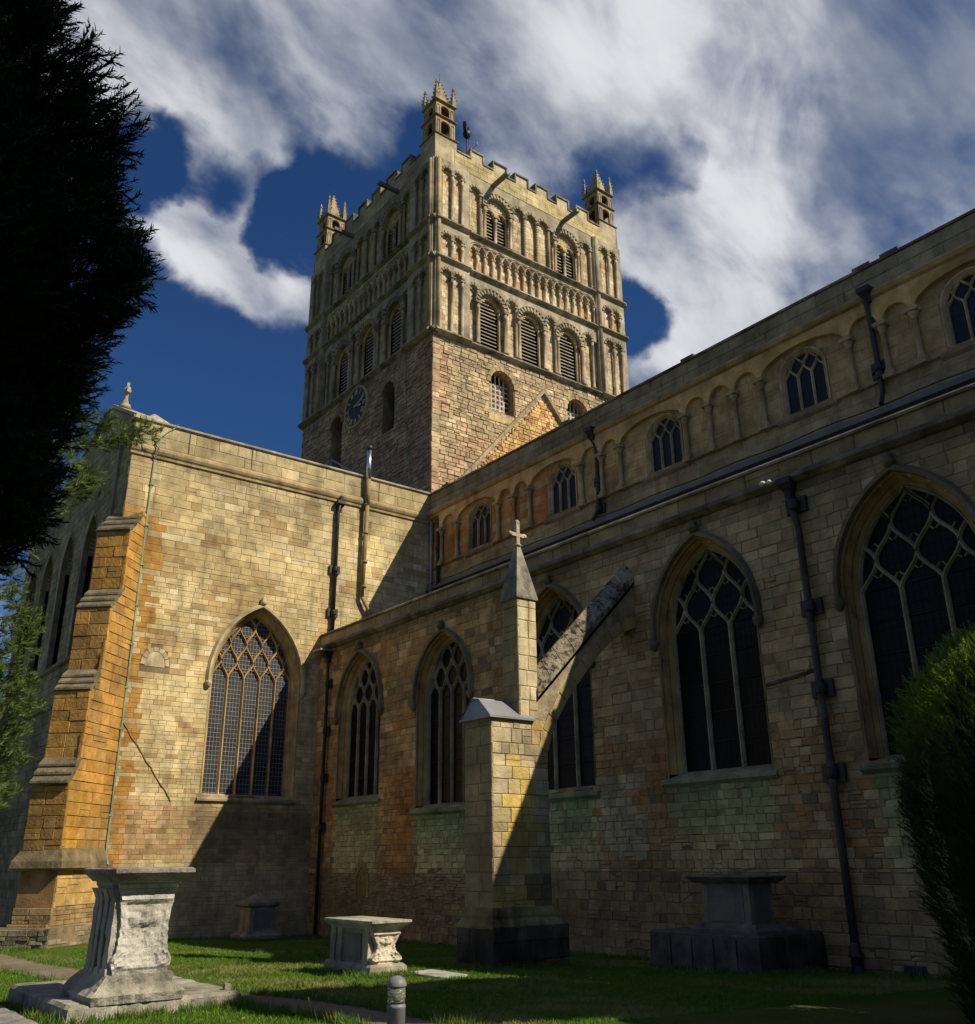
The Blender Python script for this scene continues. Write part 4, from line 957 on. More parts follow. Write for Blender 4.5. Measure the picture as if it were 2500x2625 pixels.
        for v0, v1, sp_ in ((25.6, 29.5, 28.72), (29.75, 31.7, 30.8), (31.97, 35.5, 34.75)):
            for d in (0, .62):
                q = MB(); shaft(q, fr.P(c0+.32+d-.0, 0, .07), v0, sp_-.07, .075, sc(base, rnd.uniform(.85, 1.15))); q.build('shaft', M['carved'], tw)
            rc += course(fr, a+.4, a+1.9, v0, sp_+.25, (.22, .3), (.2, .4), white, (), n=-.06, jit=.004, seed=int(v0))
            q = MB()
            for A in (Arch(c0, .58, v0, sp_, .29, 'r'), Arch(c0+.64, .58, v0, sp_, .29, 'r')): chev(q, fr, A, .0, .12, .15, sc(base, .8), 6, .028)
            q.build('arch_moulding', M['carved'], tw)
    stones(rc, tw, 'rubble', cap=0, depth=.03)
    for v0, v1, L_ in ((25.5, 35.4, .17),):
        q = MB(); q.lathe(fr.P(.17, 0, .13), [(v0, .12), (v1, .12), (v1+.1, .03)], 8, (.50, .38, .20) if key == 'w' else (.36, .28, .18)); q.build('corner_shaft', M['carved'], tw)
    q = MB(); q.lathe(fr.P(10.93, 0, .12), [(25.6, .13), (35.45, .13), (35.55, .05)], 8, sc(base, .9)); q.build('corner_shaft', M['carved'], tw)
    # columns
    for i in range(n0+1):
        q = MB(); shaft(q, fr.P(2.12+sp*i, 0, -.06), 29.7, 30.80, .062, sc(mixc(base, (.50, .33, .2), rnd.random()*.5), rnd.uniform(.85, 1.1))); q.build('column', M['carved'], tw)
    q = MB()
    for i in range(n0-1):
        cu = 2.12+sp*(i+1); pts = [(cu+sp*.98*math.cos(math.pi*t_/14), 30.86+sp*.98*math.sin(math.pi*t_/14)) for t_ in range(15)]
        q.strip(fr, pts, .075, .085+.012*(i % 2), -.01, mixc(base, PALE, .5))
        pts = [(cu+(sp*.98+.10)*math.cos(math.pi*t_/14), 30.86+(sp*.98+.10)*math.sin(math.pi*t_/14)) for t_ in range(15)]
        pts = [x for x in pts if x[1] < 31.62]
        q.strip(fr, pts, .04, .05+.012*(i % 2), -.01, sc(base, .8))
    q.build('interlaced_arches', M['carved'], tw)
    for u, b in [(2.07, 0), (2.66, 0), (4.45, 0), (5.1, 0), (7.05, 0), (7.72, 0), (9.7, 0), (10.4, 0)]:
        q = MB(); shaft(q, fr.P(u, 0, -.05), 25.75, 28.55 if 1 else 28, .075, sc(mixc(base, (.44, .3, .2), rnd.random()*.6), rnd.uniform(.85, 1.1))); q.build('shaft', M['carved'], tw)
    for u in (2.12, 2.88, 4.98, 5.81, 6.67, 7.52, 9.86, 10.62):
        q = MB(); shaft(q, fr.P(u, 0, -.07), 31.95, 34.45, .07, sc(mixc(base, (.40, .27, .2), .3*rnd.random()), rnd.uniform(.9, 1.1)), bead=True); q.build('beaded_shaft', M['carved'], tw)
    for A in LO+BE:
        for s_ in (-1, 1):
            q = MB(); shaft(q, fr.P(A.uc+s_*(A.a+.07), 0, .02), A.v0-.02, A.vs-.05, .085, sc(mixc(base, (.45, .3, .2), rnd.random()*.5), rnd.uniform(.9, 1.1))); q.build('shaft', M['carved'], tw)
        q = MB(); chev(q, fr, A, -.0, .20, .07, sc(base, .85), 13, .05); q.build('arch_moulding', M['carved'], tw)
        q = MB(); pts = [(A.uc+(A.a+.25)*math.cos(math.pi*t_/16), A.vs+(A.h+.25)*math.sin(math.pi*t_/16)) for t_ in range(17)]; q.strip(fr, pts, .07, .13, -.01, sc(base, .7)); q.build('hood_mould', M['carved'], tw)
    for A in smL+smB:
        q = MB(); chev(q, fr, A, .0, .13, .06, sc(base, .8), 6, .03); q.build('arch_moulding', M['carved'], tw)
    # louvred openings
    for A in inn+lights:
        q = MB(); q.panel(fr, [A.line(-.0, 8)], nb-.34); lw = q.build('louvre_window', M['void'], tw)
        q = MB(); jamb(q, fr, A, [(.10, nb+.04), (.04, nb+.04), (0, nb-.03), (0, nb-.34)], (.50, .38, .20) if key == 'w' else (.40, .28, .13)); q.build('window_frame', M['carved'], lw)
        v = A.v0+.12; st = .20
        q = MB()
        while v < A.top(A.uc)-.05:
            w_ = A.hw(v+.03)
            if w_ and w_ > .05:
                q = MB(); q.add([fr.P(A.uc-w_, v+.05, nb-.26), fr.P(A.uc+w_, v+.05, nb-.26), fr.P(A.uc+w_, v+.0, nb-.10), fr.P(A.uc-w_, v+.0, nb-.10), fr.P(A.uc-w_, v-.05, nb-.10), fr.P(A.uc+w_, v-.05, nb-.10)], [(0, 1, 2, 3), (3, 2, 5, 4)], sc((1, 1, 1), rnd.uniform(.9, 1.1))); q.build('louvre', M['louvre'], lw)
            v += st
    for u in (3.95, 8.75): q = MB(); shaft(q, fr.P(u, 0, nb-.02), 31.97, 33.62, .09, sc(base, 1.05)); q.build('shaft', M['carved'], tw)
    # strings
    for v, o in ((25.5, .20), (29.6, .16), (31.8, .16)):
        moulding(fr, -.2, Lw+.2, [(nb, v+.16), (.05+o*.3, v+.12), (.12+o*.6, v+.02), (.12+o*.6, v-.04), (.04, v-.14), (nb, v-.16)], 'string_course', tw, M['black_stone'], sc(base, .85))
        moulding(fr, .0, 2.06, [(.0, v+.17), (.16+o*.3, v+.12), (.24+o*.5, v+.02), (.24+o*.5, v-.04), (.14, v-.15), (0, v-.17)], 'string_course', tw, M['carved'], sc(base, .85))
        moulding(fr, 10.74, 12.95, [(.0, v+.17), (.16+o*.3, v+.12), (.24+o*.5, v+.02), (.24+o*.5, v-.04), (.14, v-.15), (0, v-.17)], 'string_course', tw, M['carved'], sc(base, .85))
    # parapet
    mer = [(2.24, 3.05), (3.72, 4.57), (5.22, 6.08), (6.67, 7.52), (8.17, 9.05), (9.68, 10.56)]
    lp = [(1.0, 35.55), (12.0, 35.55), (12.0, 36.52)]
    for a, b_ in mer[::-1]: lp += [(b_, 36.52), (b_, 37.06), (a, 37.06), (a, 36.52)]
    lp += [(1.0, 36.52)]
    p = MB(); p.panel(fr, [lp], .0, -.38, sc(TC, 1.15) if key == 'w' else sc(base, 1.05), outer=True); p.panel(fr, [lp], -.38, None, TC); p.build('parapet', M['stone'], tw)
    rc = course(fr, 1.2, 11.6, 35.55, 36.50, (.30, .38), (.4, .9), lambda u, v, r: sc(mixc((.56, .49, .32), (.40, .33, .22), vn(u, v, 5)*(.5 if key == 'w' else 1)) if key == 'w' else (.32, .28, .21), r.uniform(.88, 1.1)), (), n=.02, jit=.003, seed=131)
    stones(rc, tw, 'stone', cap=0, depth=.03)
    for i, (a, b_) in enumerate(mer):
        q = MB()
        q.box(fr, a-.06, b_+.06, 37.06, 37.15, -.44, .07, sc(base, .75)); q.box(fr, a-.06, a+.03, 36.5, 37.06, -.42, .055, sc(base, .8)); q.box(fr, b_-.03, b_+.06, 36.5, 37.06, -.42, .055, sc(base, .8)); q.build('merlon_coping', M['black_stone'], tw)
        e = mer[i+1][0] if i < 5 else 11.5
        q = MB(); q.box(fr, b_+.06, e-.06, 36.50, 36.59, -.44, .07, sc(base, .75)); q.build('crenel_coping', M['black_stone'], tw)
    q = MB(); q.box(fr, 1.35, 2.18, 36.50, 36.59, -.44, .07, sc(base, .75)); q.build('crenel_coping', M['black_stone'], tw)
    # water spouts
    for u in (3.72, 8.6) if key == 'w' else (3.4, 8.1):
        q = MB(); q.add([fr.P(u+a, 35.50+b_, n) for n in (-.05, 1.25) for a, b_ in ((-.13, .1), (-.10, -.06), (.10, -.06), (.13, .1), (.10, .1), (.07, -.02), (-.07, -.02), (-.10, .1))], [(i, (i+1) % 8, 8+(i+1) % 8, 8+i) for i in range(8)]+[(8, 9, 14, 15), (9, 10, 13, 14), (10, 11, 12, 13)], (1, 1, 1)); q.build('water_spout', M['roof'], tw)
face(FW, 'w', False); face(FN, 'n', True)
# plain far sides and core
mb = MB(); B0 = Frame((0, 0, 0), (1, 0, 0), (0, -1, 0)); mb.box(B0, XW+.7, 44.1, 14, 36, 21.9, 34.1); mb.box(B0, XW+.02, XW+.69, 14, 35.5, 34.0, 34.1); mb.box(B0, 44.0, 44.1, 14, 35.5, 21.22, 21.88)
mb.build('core', M['void'], tw)
mb = MB(); F4 = Frame((XW+12.9, -34.1, 0), (-1, 0, 0), (0, -1, 0)); mb.box(Frame((XW, -34.1, 0), (1, 0, 0), (0, -1, 0)), 0, 12.9, 14, 37, -.05, .0, (.4, .34, .24)); mb.box(Frame((44.1, -34.1, 0), (0, 1, 0), (1, 0, 0)), 0, 12.9, 14, 36.6, -.05, 0, (.4, .34, .24)); mb.build('far_walls', M['stone'], tw)
# gable line of the former roof on the west face
GA = (6.62, 24.45)
for s_ in (-1, 1):
    a = (GA[0]+s_*5.9, GA[1]-6.95); dx, dy = GA[0]-a[0], GA[1]-a[1]; L_ = math.hypot(dx, dy); k = 9
    for i in range(k):
        t0, t1 = i/k+.002, (i+1)/k-.002; q = [(a[0]+dx*t_, a[1]+dy*t_+o) for t_, o in ((t0, -.30), (t1, -.30), (t1, .0), (t0, .0))]
        if i == k-1: q[1] = (GA[0], GA[1]-.3); q[2] = (GA[0], GA[1])
        p = MB(); p.loft([[FW.P(u, v, 0) for u, v in q], [FW.P(u, v+(.0 if j > 1 else .05), .22) for j, (u, v) in enumerate(q)]], sc((.36, .30, .20), rnd.uniform(.85, 1.1)), cap=True); p.build('raking_stone', M['carved'], tw)
def gab_tint(u, v, r): return sc(mixc((.62, .48, .22), (.58, .38, .20), r.random()) if r.random() > .15 else (.50, .25, .16), r.uniform(.85, 1.15))
def gends(a, b_): h = (GA[1]-.55-(a+b_)/2)/6.95*5.9; return (GA[0]-h, GA[0]+h) if h > .1 else (GA[0], GA[0])
rc = course(FW, 0, 1, 17.6, 23.9, (.12, .24), (.16, .42), gab_tint, (), n=.075, jit=.02, joint=.02, seed=141, ends=gends)
stones(rc, tw, 'rubble', True, cap=0, depth=.10, name='gable_stone', stuffname='gable_stonework')
p = MB(); p.tube([FN.P(2.23, 25.4, .05), FN.P(2.1, 21.5, .05), FN.P(1.5, 18.2, .06), FN.P(1.3, 16.5, .06)], .02, 5); p.build('conductor_cable', M['copper'], tw)
p = MB(); p.tube([Vector((40.1, -21.0, 22.0)), Vector((37.0, -21.0, 20.05))], .05, 6); p.tube([Vector((40.1, -21.0, 22.0)), Vector((40.4, -21.0, 19.5))], .04, 6); p.build('handrail', M['lead'], tw)
# pinnacles
def pinnacle(ox, oy, key, tw=tw):
    w = 1.34; x0, y0 = ox, oy; c = Vector((ox+w/2, oy-w/2, 0)); st = (.36, .29, .19)
    B = MB(); Bf = Frame((0, 0, 0), (1, 0, 0), (0, -1, 0)); B.box(Bf, x0, x0+w, 35.5, 37.05, -y0, -y0+w, sc(TC, .95)); pn = B.build('pinnacle', M['stone'], tw, label=key)
    def sides(h): return [Frame((c.x-h, c.y+h, 0), (0, -1, 0), (-1, 0, 0)), Frame((c.x+h, c.y+h, 0), (-1, 0, 0), (0, 1, 0)), Frame((c.x+h, c.y-h, 0), (0, 1, 0), (1, 0, 0)), Frame((c.x-h, c.y-h, 0), (1, 0, 0), (0, -1, 0))]
    for z0, z1, h in ((37.16, 38.30, .60), (38.42, 39.32, .56)):
        q = MB()
        for fr in sides(h):
            A = Arch(h, .52*h/.56, z0+.10, z1-.36, .20, 'r'); q.panel(fr, [[(0, z0), (2*h, z0), (2*h, z1), (0, z1)], A.line(0, 6)[::-1]], 0, -.12, st)
            for cu in (h-.44, h+.44): q.strip(fr, Arch(cu, .16, z0+.1, z1-.30, .09, 'r').line(0, 4), .03, .03, 0, sc(st, .8))
        q.box(Frame((c.x-.14, c.y+.14, 0), (0, -1, 0), (-1, 0, 0)), 0, .28, z0, z1, -.28, 0, sc(st, .5))
        q.build('lantern_stage', M['carved'], pn)
    for z, h in ((37.05, .74), (38.30, .70), (39.32, .68)):
        q = MB(); q.lathe(c+Z3*z, [(0, h-.10), (.04, h), (.08, h), (.13, h-.12)], 4, sc(st, .7), sq=True); q.build('cornice', M['carved'], pn)
    def croc(q, cc_, z0, z1, r0, k, t_):
        q.lathe(cc_+Z3*z0, [(0, r0), (z1-z0-.1, r0*.12)], 4, t_, sq=True)
        for i in range(k):
            f = (i+.5)/k; z = z0+(z1-z0)*f*.92; r_ = r0*(1-f*.9)
            for sx, sy in ((-1, -1), (1, -1), (1, 1), (-1, 1)):
                s_ = .085*(1-.4*f) if r0 > .3 else .042; q.lathe(cc_+Vector((sx*(r_+.02), sy*(r_+.02), z)), [(-s_, s_*.3), (0, s_), (s_, s_*.4)], 5, t_)
        q.lathe(cc_+Z3*(z1-.16), [(0, .04), (.06, .11 if r0 > .3 else .07), (.12, .04), (.18, .08 if r0 > .3 else .05), (.24, .02)], 6, t_)
    q = MB(); croc(q, c, 39.44, 41.30, .44, 7, (.33, .285, .21)); q.build('spire', M['carved'], pn)
    for sx, sy in ((-1, -1), (1, -1), (1, 1), (-1, 1)):
        q = MB(); cc_ = c+Vector((sx*.53, sy*.53, 0)); q.lathe(cc_+Z3*39.42, [(0, .11), (.35, .11)], 4, (.33, .285, .21), sq=True); croc(q, cc_, 39.76, 40.72, .12, 4, (.33, .285, .21)); q.build('corner_spirelet', M['carved'], pn)
    q = MB(); q.tube([c+Z3*41.4, c+Z3*41.85], .012, 4); q.build('lightning_rod', M['iron'], pn)
pinnacle(XW+.02, YN-.02, 'nearest corner pinnacle, tallest in the view')
pinnacle(XW+.02, YN-11.54, 'corner pinnacle at the right end of the sunlit battlements')
pinnacle(XW+11.54, YN-.02, 'corner pinnacle at the left end of the shaded battlements')
pinnacle(XW+11.54, YN-11.54, 'far corner pinnacle')

# clock
ck = thing('clock', 'round blue-black clock face with gilt roman numerals on the shaded tower side', 'clock', (38.0, YN+.05, 24.25))
FK = Frame((38.0, YN, 24.25), (-1, 0, 0), (0, 1, 0)); RC = 1.10
def disc(r0, r1, n0, n1, k=48): 
    m_ = MB(); A_ = [(math.cos(2*math.pi*i/k), math.sin(2*math.pi*i/k)) for i in range(k)]
    m_.loft([[FK.P(x*r, y*r, n) for x, y in A_] for r, n in ((r0, n0), (r0, n1), (r1, n1), (r1, n0))]); return m_
m_ = MB(); m_.add([FK.P(RC*math.cos(2*math.pi*i/48), RC*math.sin(2*math.pi*i/48), .10) for i in range(48)], [tuple(range(48))]); m_.build('dial', M['dial'], ck)
disc(RC, RC+.035, 0, .14).build('rim', M['gilt'], ck); disc(RC-.06, RC-.04, .10, .112).build('minute_ring', M['gilt'], ck)
m_ = MB()
for i in range(60):
    a = math.pi*2*i/60; m_.strip(FK, [(math.sin(a)*(RC-.11), math.cos(a)*(RC-.11)), (math.sin(a)*(RC-.06), math.cos(a)*(RC-.06))], .018, .112, .10)
m_.build('minute_marks', M['gilt'], ck)
NUM = ['XII', 'I', 'II', 'III', 'IIII', 'V', 'VI', 'VII', 'VIII', 'IX', 'X', 'XI']
for i, s_ in enumerate(NUM):
    a = math.pi*2*i/12; h0, h1 = RC-.42, RC-.14; W_ = {'I': .075, 'V': .15, 'X': .15}; tot = sum(W_[c_] for c_ in s_); x = -tot/2; m_ = MB()
    def pt(x_, r_): return (math.sin(a)*r_+math.cos(a)*x_, math.cos(a)*r_-math.sin(a)*x_)
    for c_ in s_:
        w_ = W_[c_]; cx = x+w_/2; x += w_
        if c_ == 'I': L_ = [((cx, h0), (cx, h1), .038)]
        elif c_ == 'V': L_ = [((cx-w_*.36, h1), (cx, h0), .045), ((cx+w_*.36, h1), (cx, h0), .025)]
        else: L_ = [((cx-w_*.36, h1), (cx+w_*.36, h0), .045), ((cx+w_*.36, h1), (cx-w_*.36, h0), .025)]
        for p0, p1, tk in L_: m_.strip(FK, [pt(*p0), pt(*p1)], tk, .118, .102, nose=.5)
    m_.build('numeral', M['gilt'], ck)
for ang, L_, w_, nn in ((3.22*30, .62, .10, .15), (12.6*6, .98, .07, .18)):
    a = R(ang); m_ = MB(); d = (math.sin(a), math.cos(a)); pr = (d[1], -d[0])
    q = [(-.12, -.02), (-.12, .02), (L_*.55, w_*.35), (L_*.72, w_*.75), (L_, 0), (L_*.72, -w_*.75), (L_*.55, -w_*.35)]
    m_.panel(FK, [[(d[0]*u+pr[0]*v, d[1]*u+pr[1]*v) for u, v in q]], nn, nn-.03, outer=True); m_.build('hand', M['gilt'], ck)
m_ = MB(); m_.lathe(FK.P(0, 0, .15)-Z3*.04, [(0, .04), (.08, .04)], 10); m_.build('hub', M['gilt'], ck)

# weathervane
vc = Vector((37.6, -27.95, 0))
wv = thing('weathervane', 'dark cockerel weathervane with cardinal arms above the tower roof', 'weathervane', (37.6, -27.95, 37))
m_ = MB(); m_.tube([vc+Z3*36.5, vc+Z3*44.9], .05, 6); m_.build('pole', M['iron'], wv)
for a in (0, math.pi/2):
    d = Vector((math.cos(a), math.sin(a), 0)); m_ = MB(); m_.tube([vc+Z3*43.75-d*1.05, vc+Z3*43.75+d*1.05], .03, 5)
    for s_ in (-1, 1): e = vc+Z3*43.75+d*1.05*s_; m_.tube([e-Z3*.18, e+Z3*.18], .025, 5); m_.tube([e-d*.0-d.cross(Z3)*.16, e+d.cross(Z3)*.16], .02, 5)
    m_.build('cardinal_arm', M['came'] if a == 0 else M['iron'], wv)
cf = Frame(vc+Z3*44.95, (.62, -.78, 0), (-.78, -.62, 0))
m_ = MB(); q = [(-.62, .35), (-.75, .95), (-.50, .62), (-.45, 1.0), (-.28, .55), (-.05, .42), (.12, .62), (.18, 1.15), (.28, 1.32), (.42, 1.20), (.58, 1.12), (.42, 1.05), (.48, .55), (.30, .15), (.05, 0), (-.35, .08)]
q = [(a*.85, b_*.85) for a, b_ in q]; m_.panel(cf, [q], .10, -.10, outer=True); m_.panel(cf, [q], -.10)
m_.lathe(cf.P(0, .35, 0), [(-.32, .06), (-.15, .24), (.05, .28), (.22, .18), (.32, .05)], 8); m_.build('cockerel', M['iron'], wv)

# ================================================================ PIPES
def pipe(name_label, pts, r, brs, material, hop=None, grp='rainwater pipes on the church walls', fr=None, collar=None, cat='drainpipe', splash=False):
    t_ = thing('drainpipe', name_label, cat, tuple(pts[-1]), grp)
    m_ = MB(); m_.tube(pts, r, 10); m_.build('pipe', material, t_)
    U, N_ = fr.U, fr.N
    for p in brs:
        m_ = MB(); F_ = Frame(p, U, N_); m_.box(F_, -r*3.1, r*3.1, -.16, .16, -r*1.5, -r*.55); m_.build('bracket', M['iron'], t_)
        m_ = MB(); m_.lathe(p, [(-.10, r*1.35), (-.06, r*1.45), (.06, r*1.45), (.10, r*1.35)], 10); m_.build('collar', M['iron'] if collar is None else collar, t_)
    if hop:
        F_ = Frame(hop, U, N_); m_ = MB(); m_.loft([[F_.P(u*a, v, n*b_-.02) for u, n in ((-1, -.0), (1, -.0), (1, 1), (-1, 1))] for v, a, b_ in ((.14, .17, .30), (.02, .17, .30), (-.12, .10, .15), (-.28, .085, .14))], cap=True); m_.build('hopper', M['iron'], t_)
    return t_
def fa(u, v, n=.14): return FA.P(XT-u, v, n)
t_ = pipe('long black drainpipe on plates beside the tallest right-hand windows, paint worn pale', [fa(10.34, 9.5), fa(10.22, 8.6), fa(10.2, 2.4), fa(10.2, .55)], .075, [fa(10.24, 9.15), fa(10.2, 7.0), fa(10.2, 5.4), fa(10.2, 3.85)], M['iron_worn'], fa(10.36, 9.62, 0), fr=FA)
m_ = MB(); m_.lathe(fa(10.2, 0, .14), [(.45, .13), (.50, .13), (.52, .10), (.75, .10), (.77, .14), (.80, .14), (.85, .09), (1.0, .09)], 10); m_.build('foot', M['iron'], t_)
m_ = MB(); [m_.lathe(fa(10.62+dx, 9.72, .35+dy), [(-.05, .04), (0, .09), (.05, .03)], 6) for dx, dy in ((0, 0), (.13, .05))]; m_.build('bird_droppings', mat('white_droppings', (.75, .75, .74), .9), t_)
t_ = pipe('slim black drainpipe in the shaded corner beside the lit transept window', [fa(29.90, 9.3), fa(29.85, 8.6), fa(29.85, .2)], .06, [fa(29.85, 8.35), fa(29.85, 6.7), fa(29.85, 5.1), fa(29.85, 3.5)], M['iron'], fa(29.98, 9.42, .05), fr=FA)
m_ = MB(); m_.box(Frame(fa(30.0, 9.47, .2), FA.U, FA.N), -.35, .25, .06, .12, -.18, .34); m_.build('hopper_cover', M['lead'], t_)
def fc(u, v, n=.12): return FC.P(XT-u, v, n)
pipe('dark drainpipe down the clerestory between the fourth and fifth windows', [fc(10.40, 16.0, .24), fc(10.42, 15.5), fc(10.42, 14.3), fc(10.42, 13.35), fc(10.42, 12.95, .3)], .07, [fc(10.42, 14.05), fc(10.42, 13.8)], M['iron'], fc(10.36, 16.15, .12), fr=FC)
pipe('dark drainpipe down the clerestory near the tower gable', [fc(20.80, 16.0, .24), fc(20.6, 15.5), fc(20.6, 13.3), fc(20.75, 12.9, .3)], .07, [fc(20.6, 14.3), fc(20.6, 13.3)], M['iron'], fc(20.7, 16.1, .12), fr=FC)
pipe('short black drainpipe in the corner where nave meets transept', [fc(29.95, 15.7), fc(29.95, 12.4)], .07, [fc(29.95, 14.4)], M['iron'], None, fr=FC)
pipe('thin grey drainpipe in the corner where nave meets transept', [fc(30.45, 15.7), fc(30.45, 12.0)], .06, [], M['lead'], None, fr=FC)
def fT(y, v, n=.14): return FT.P(-8.42-y, v, n)
t_ = pipe('dark drainpipe with square head on the lit transept wall above the aisle roof', [fT(-16.53, 15.9, .20), fT(-16.43, 15.2), fT(-16.43, 10.3)], .07, [fT(-16.43, 12.9), fT(-16.43, 11.2)], M['iron'], fT(-16.50, 15.55, .02), fr=FT, collar=M['iron'])
t_ = thing('flue', 'steel flue pipe rising above the transept parapet, golden painted below', 'flue', (XT-.2, -17.65, 12), None)
m_ = MB(); m_.tube([fT(-17.69, 16.9, .22), fT(-17.69, 18.25, .22)], .10, 12); m_.build('steel_section', M['steel'], t_)
m_ = MB(); m_.tube([fT(-17.69, 18.2, .22), fT(-17.69, 18.38, .22)], .115, 12); m_.build('cowl', M['iron'], t_)
m_ = MB(); m_.tube([fT(-17.69, 16.9, .22), fT(-17.68, 15.8, .22)], .10, 12); m_.tube([fT(-17.68, 15.8, .22), fT(-17.62, 12.0, .16)], .085, 10); m_.build('painted_section', M['pipe_gold'], t_)
for v in (16.95, 15.8, 14.6, 13.4, 12.4): m_ = MB(); m_.lathe(fT(-17.67, v, .2), [(-.04, .11), (.04, .11)], 12); m_.build('collar', M['pipe_gold'], t_)
m_ = MB(); m_.tube([fT(-17.62, 12.0, .16), fT(-18.17, 11.1, .2), fT(-18.6, 10.6, .3)], .075, 8); m_.build('elbow_pipe', M['pipe_gold'], t_)
t_ = pipe('thin grey downpipe on the north side of the transept corner', [FTN.P(45.05-31.76, 16.9, .16), FTN.P(45.05-31.9, 16.6, .1), FTN.P(45.05-31.9, 13.4, .1)], .05, [], M['lead'], None, fr=FTN)
# lightning conductor, green copper tape
lc = thing('lightning_conductor', 'thin green copper tape running down the edge of the transept wall', 'lightning conductor', (XT, -9.2, 2.4))
pts = [(1.43, 17.15, .12), (1.35, 17.0, .06), (1.1, 16.75, .05), (.85, 16.45, .26), (.80, 16.0, .28), (.79, 15.6, .04), (.77, 14.7, .04), (.78, 11.5, .04), (.80, 9.1, .05), (.80, 5.4, .05), (.80, 2.7, .05), (.84, 2.4, .26)]
m_ = MB()
m_.loft([[FT.P(u+a, v, n+b_) for a, b_ in ((-.026, 0), (.026, 0), (.026, .02), (-.026, .02))] for u, v, n in pts], cap=True); m_.build('tape', M['copper'], lc)
for v in (14.7, 13.2, 11.8, 10.4, 9.1, 7.7, 6.4, 5.1, 3.8): m_ = MB(); m_.box(FT, .73, .86, v-.03, v+.03, .02, .085); m_.build('clip', M['copper'], lc)

# ================================================================ TOMBS
def stack(mb, c, secs, k=8, amp=.012, tint=(1, 1, 1), sd=0, rotz=0.0, fs=9):
    """loft of rectangles: secs = (z, x0, x1, y0, y1) about c, edges worn by noise"""
    rings = []; cr, sr = math.cos(rotz), math.sin(rotz)
    for z, x0, x1, y0, y1 in secs:
        P_ = []
        for (ax, ay), (bx, by) in (((x0, y0), (x1, y0)), ((x1, y0), (x1, y1)), ((x1, y1), (x0, y1)), ((x0, y1), (x0, y0))):
            for i in range(k):
                t_ = i/k; x, y = ax+(bx-ax)*t_, ay+(by-ay)*t_; cx, cy = (x0+x1)/2, (y0+y1)/2
                cor = .6 if i == 0 else .0
                n_ = vn((x+y*1.7)*fs+z*3, z*fs+x*2-y*3, sd)+.5*vn((x-y)*fs*2.3, z*fs*2, sd+1)-.75
                x -= (x-cx)*(cor*.012); y -= (y-cy)*(cor*.012)
                nx = -1 if abs(x-x0) < .02 else (1 if abs(x-x1) < .02 else 0); ny = -1 if abs(y-y0) < .02 else (1 if abs(y-y1) < .02 else 0)
                x += nx*n_*amp*2; y += ny*n_*amp*2
                P_.append(c+Vector((x*cr-y*sr, x*sr+y*cr, z+n_*amp*.6)))
        rings.append(P_)
    mb.loft(rings, tint, cap=True)
def fine(secs, step=.05):
    out = []
    for a, b_ in zip(secs[:-1], secs[1:]):
        n_ = max(1, int(abs(b_[0]-a[0])/step)); out += [tuple(a[i]+(b_[i]-a[i])*j/n_ for i in range(5)) for j in range(n_)]
    return out+[secs[-1]]
TG, TL = (.44, .42, .38), (.56, .54, .49)
# --- big near tomb
t1 = thing('table_tomb', 'large pale weathered table tomb with scrolled end on a wide lichened slab beside the path', 'tomb', (13.3, -4.5, .65), None)
O = Vector((0, 0, 0))
m_ = MB(); stack(m_, O, fine([(.45, 12.42, 15.3, -5.66, -3.50), (.62, 12.40, 15.3, -5.67, -3.50), (.84, 12.42, 15.3, -5.62, -3.52), (.88, 12.47, 15.25, -5.58, -3.56)], .06), 26, .016, (.36, .34, .28), 1); m_.build('base_slab', M['tomb'], t1)
m_ = MB(); stack(m_, O, fine([(.86, 12.40, 13.76, -4.86, -3.76), (.95, 12.38, 13.76, -4.87, -3.74), (1.0, 12.42, 13.72, -4.83, -3.80), (1.06, 12.46, 13.64, -4.77, -3.86), (1.16, 12.48, 13.56, -4.73, -3.92)], .03), 24, .020, (.34, .32, .27), 2); m_.build('plinth', M['tomb'], t1)
m_ = MB(); stack(m_, O, fine([(1.14, 12.76, 13.24, -4.52, -4.14), (2.12, 12.76, 13.24, -4.52, -4.14)], .2), 8, .006, (.30, .29, .26), 3); m_.build('chest', M['slate'], t1)
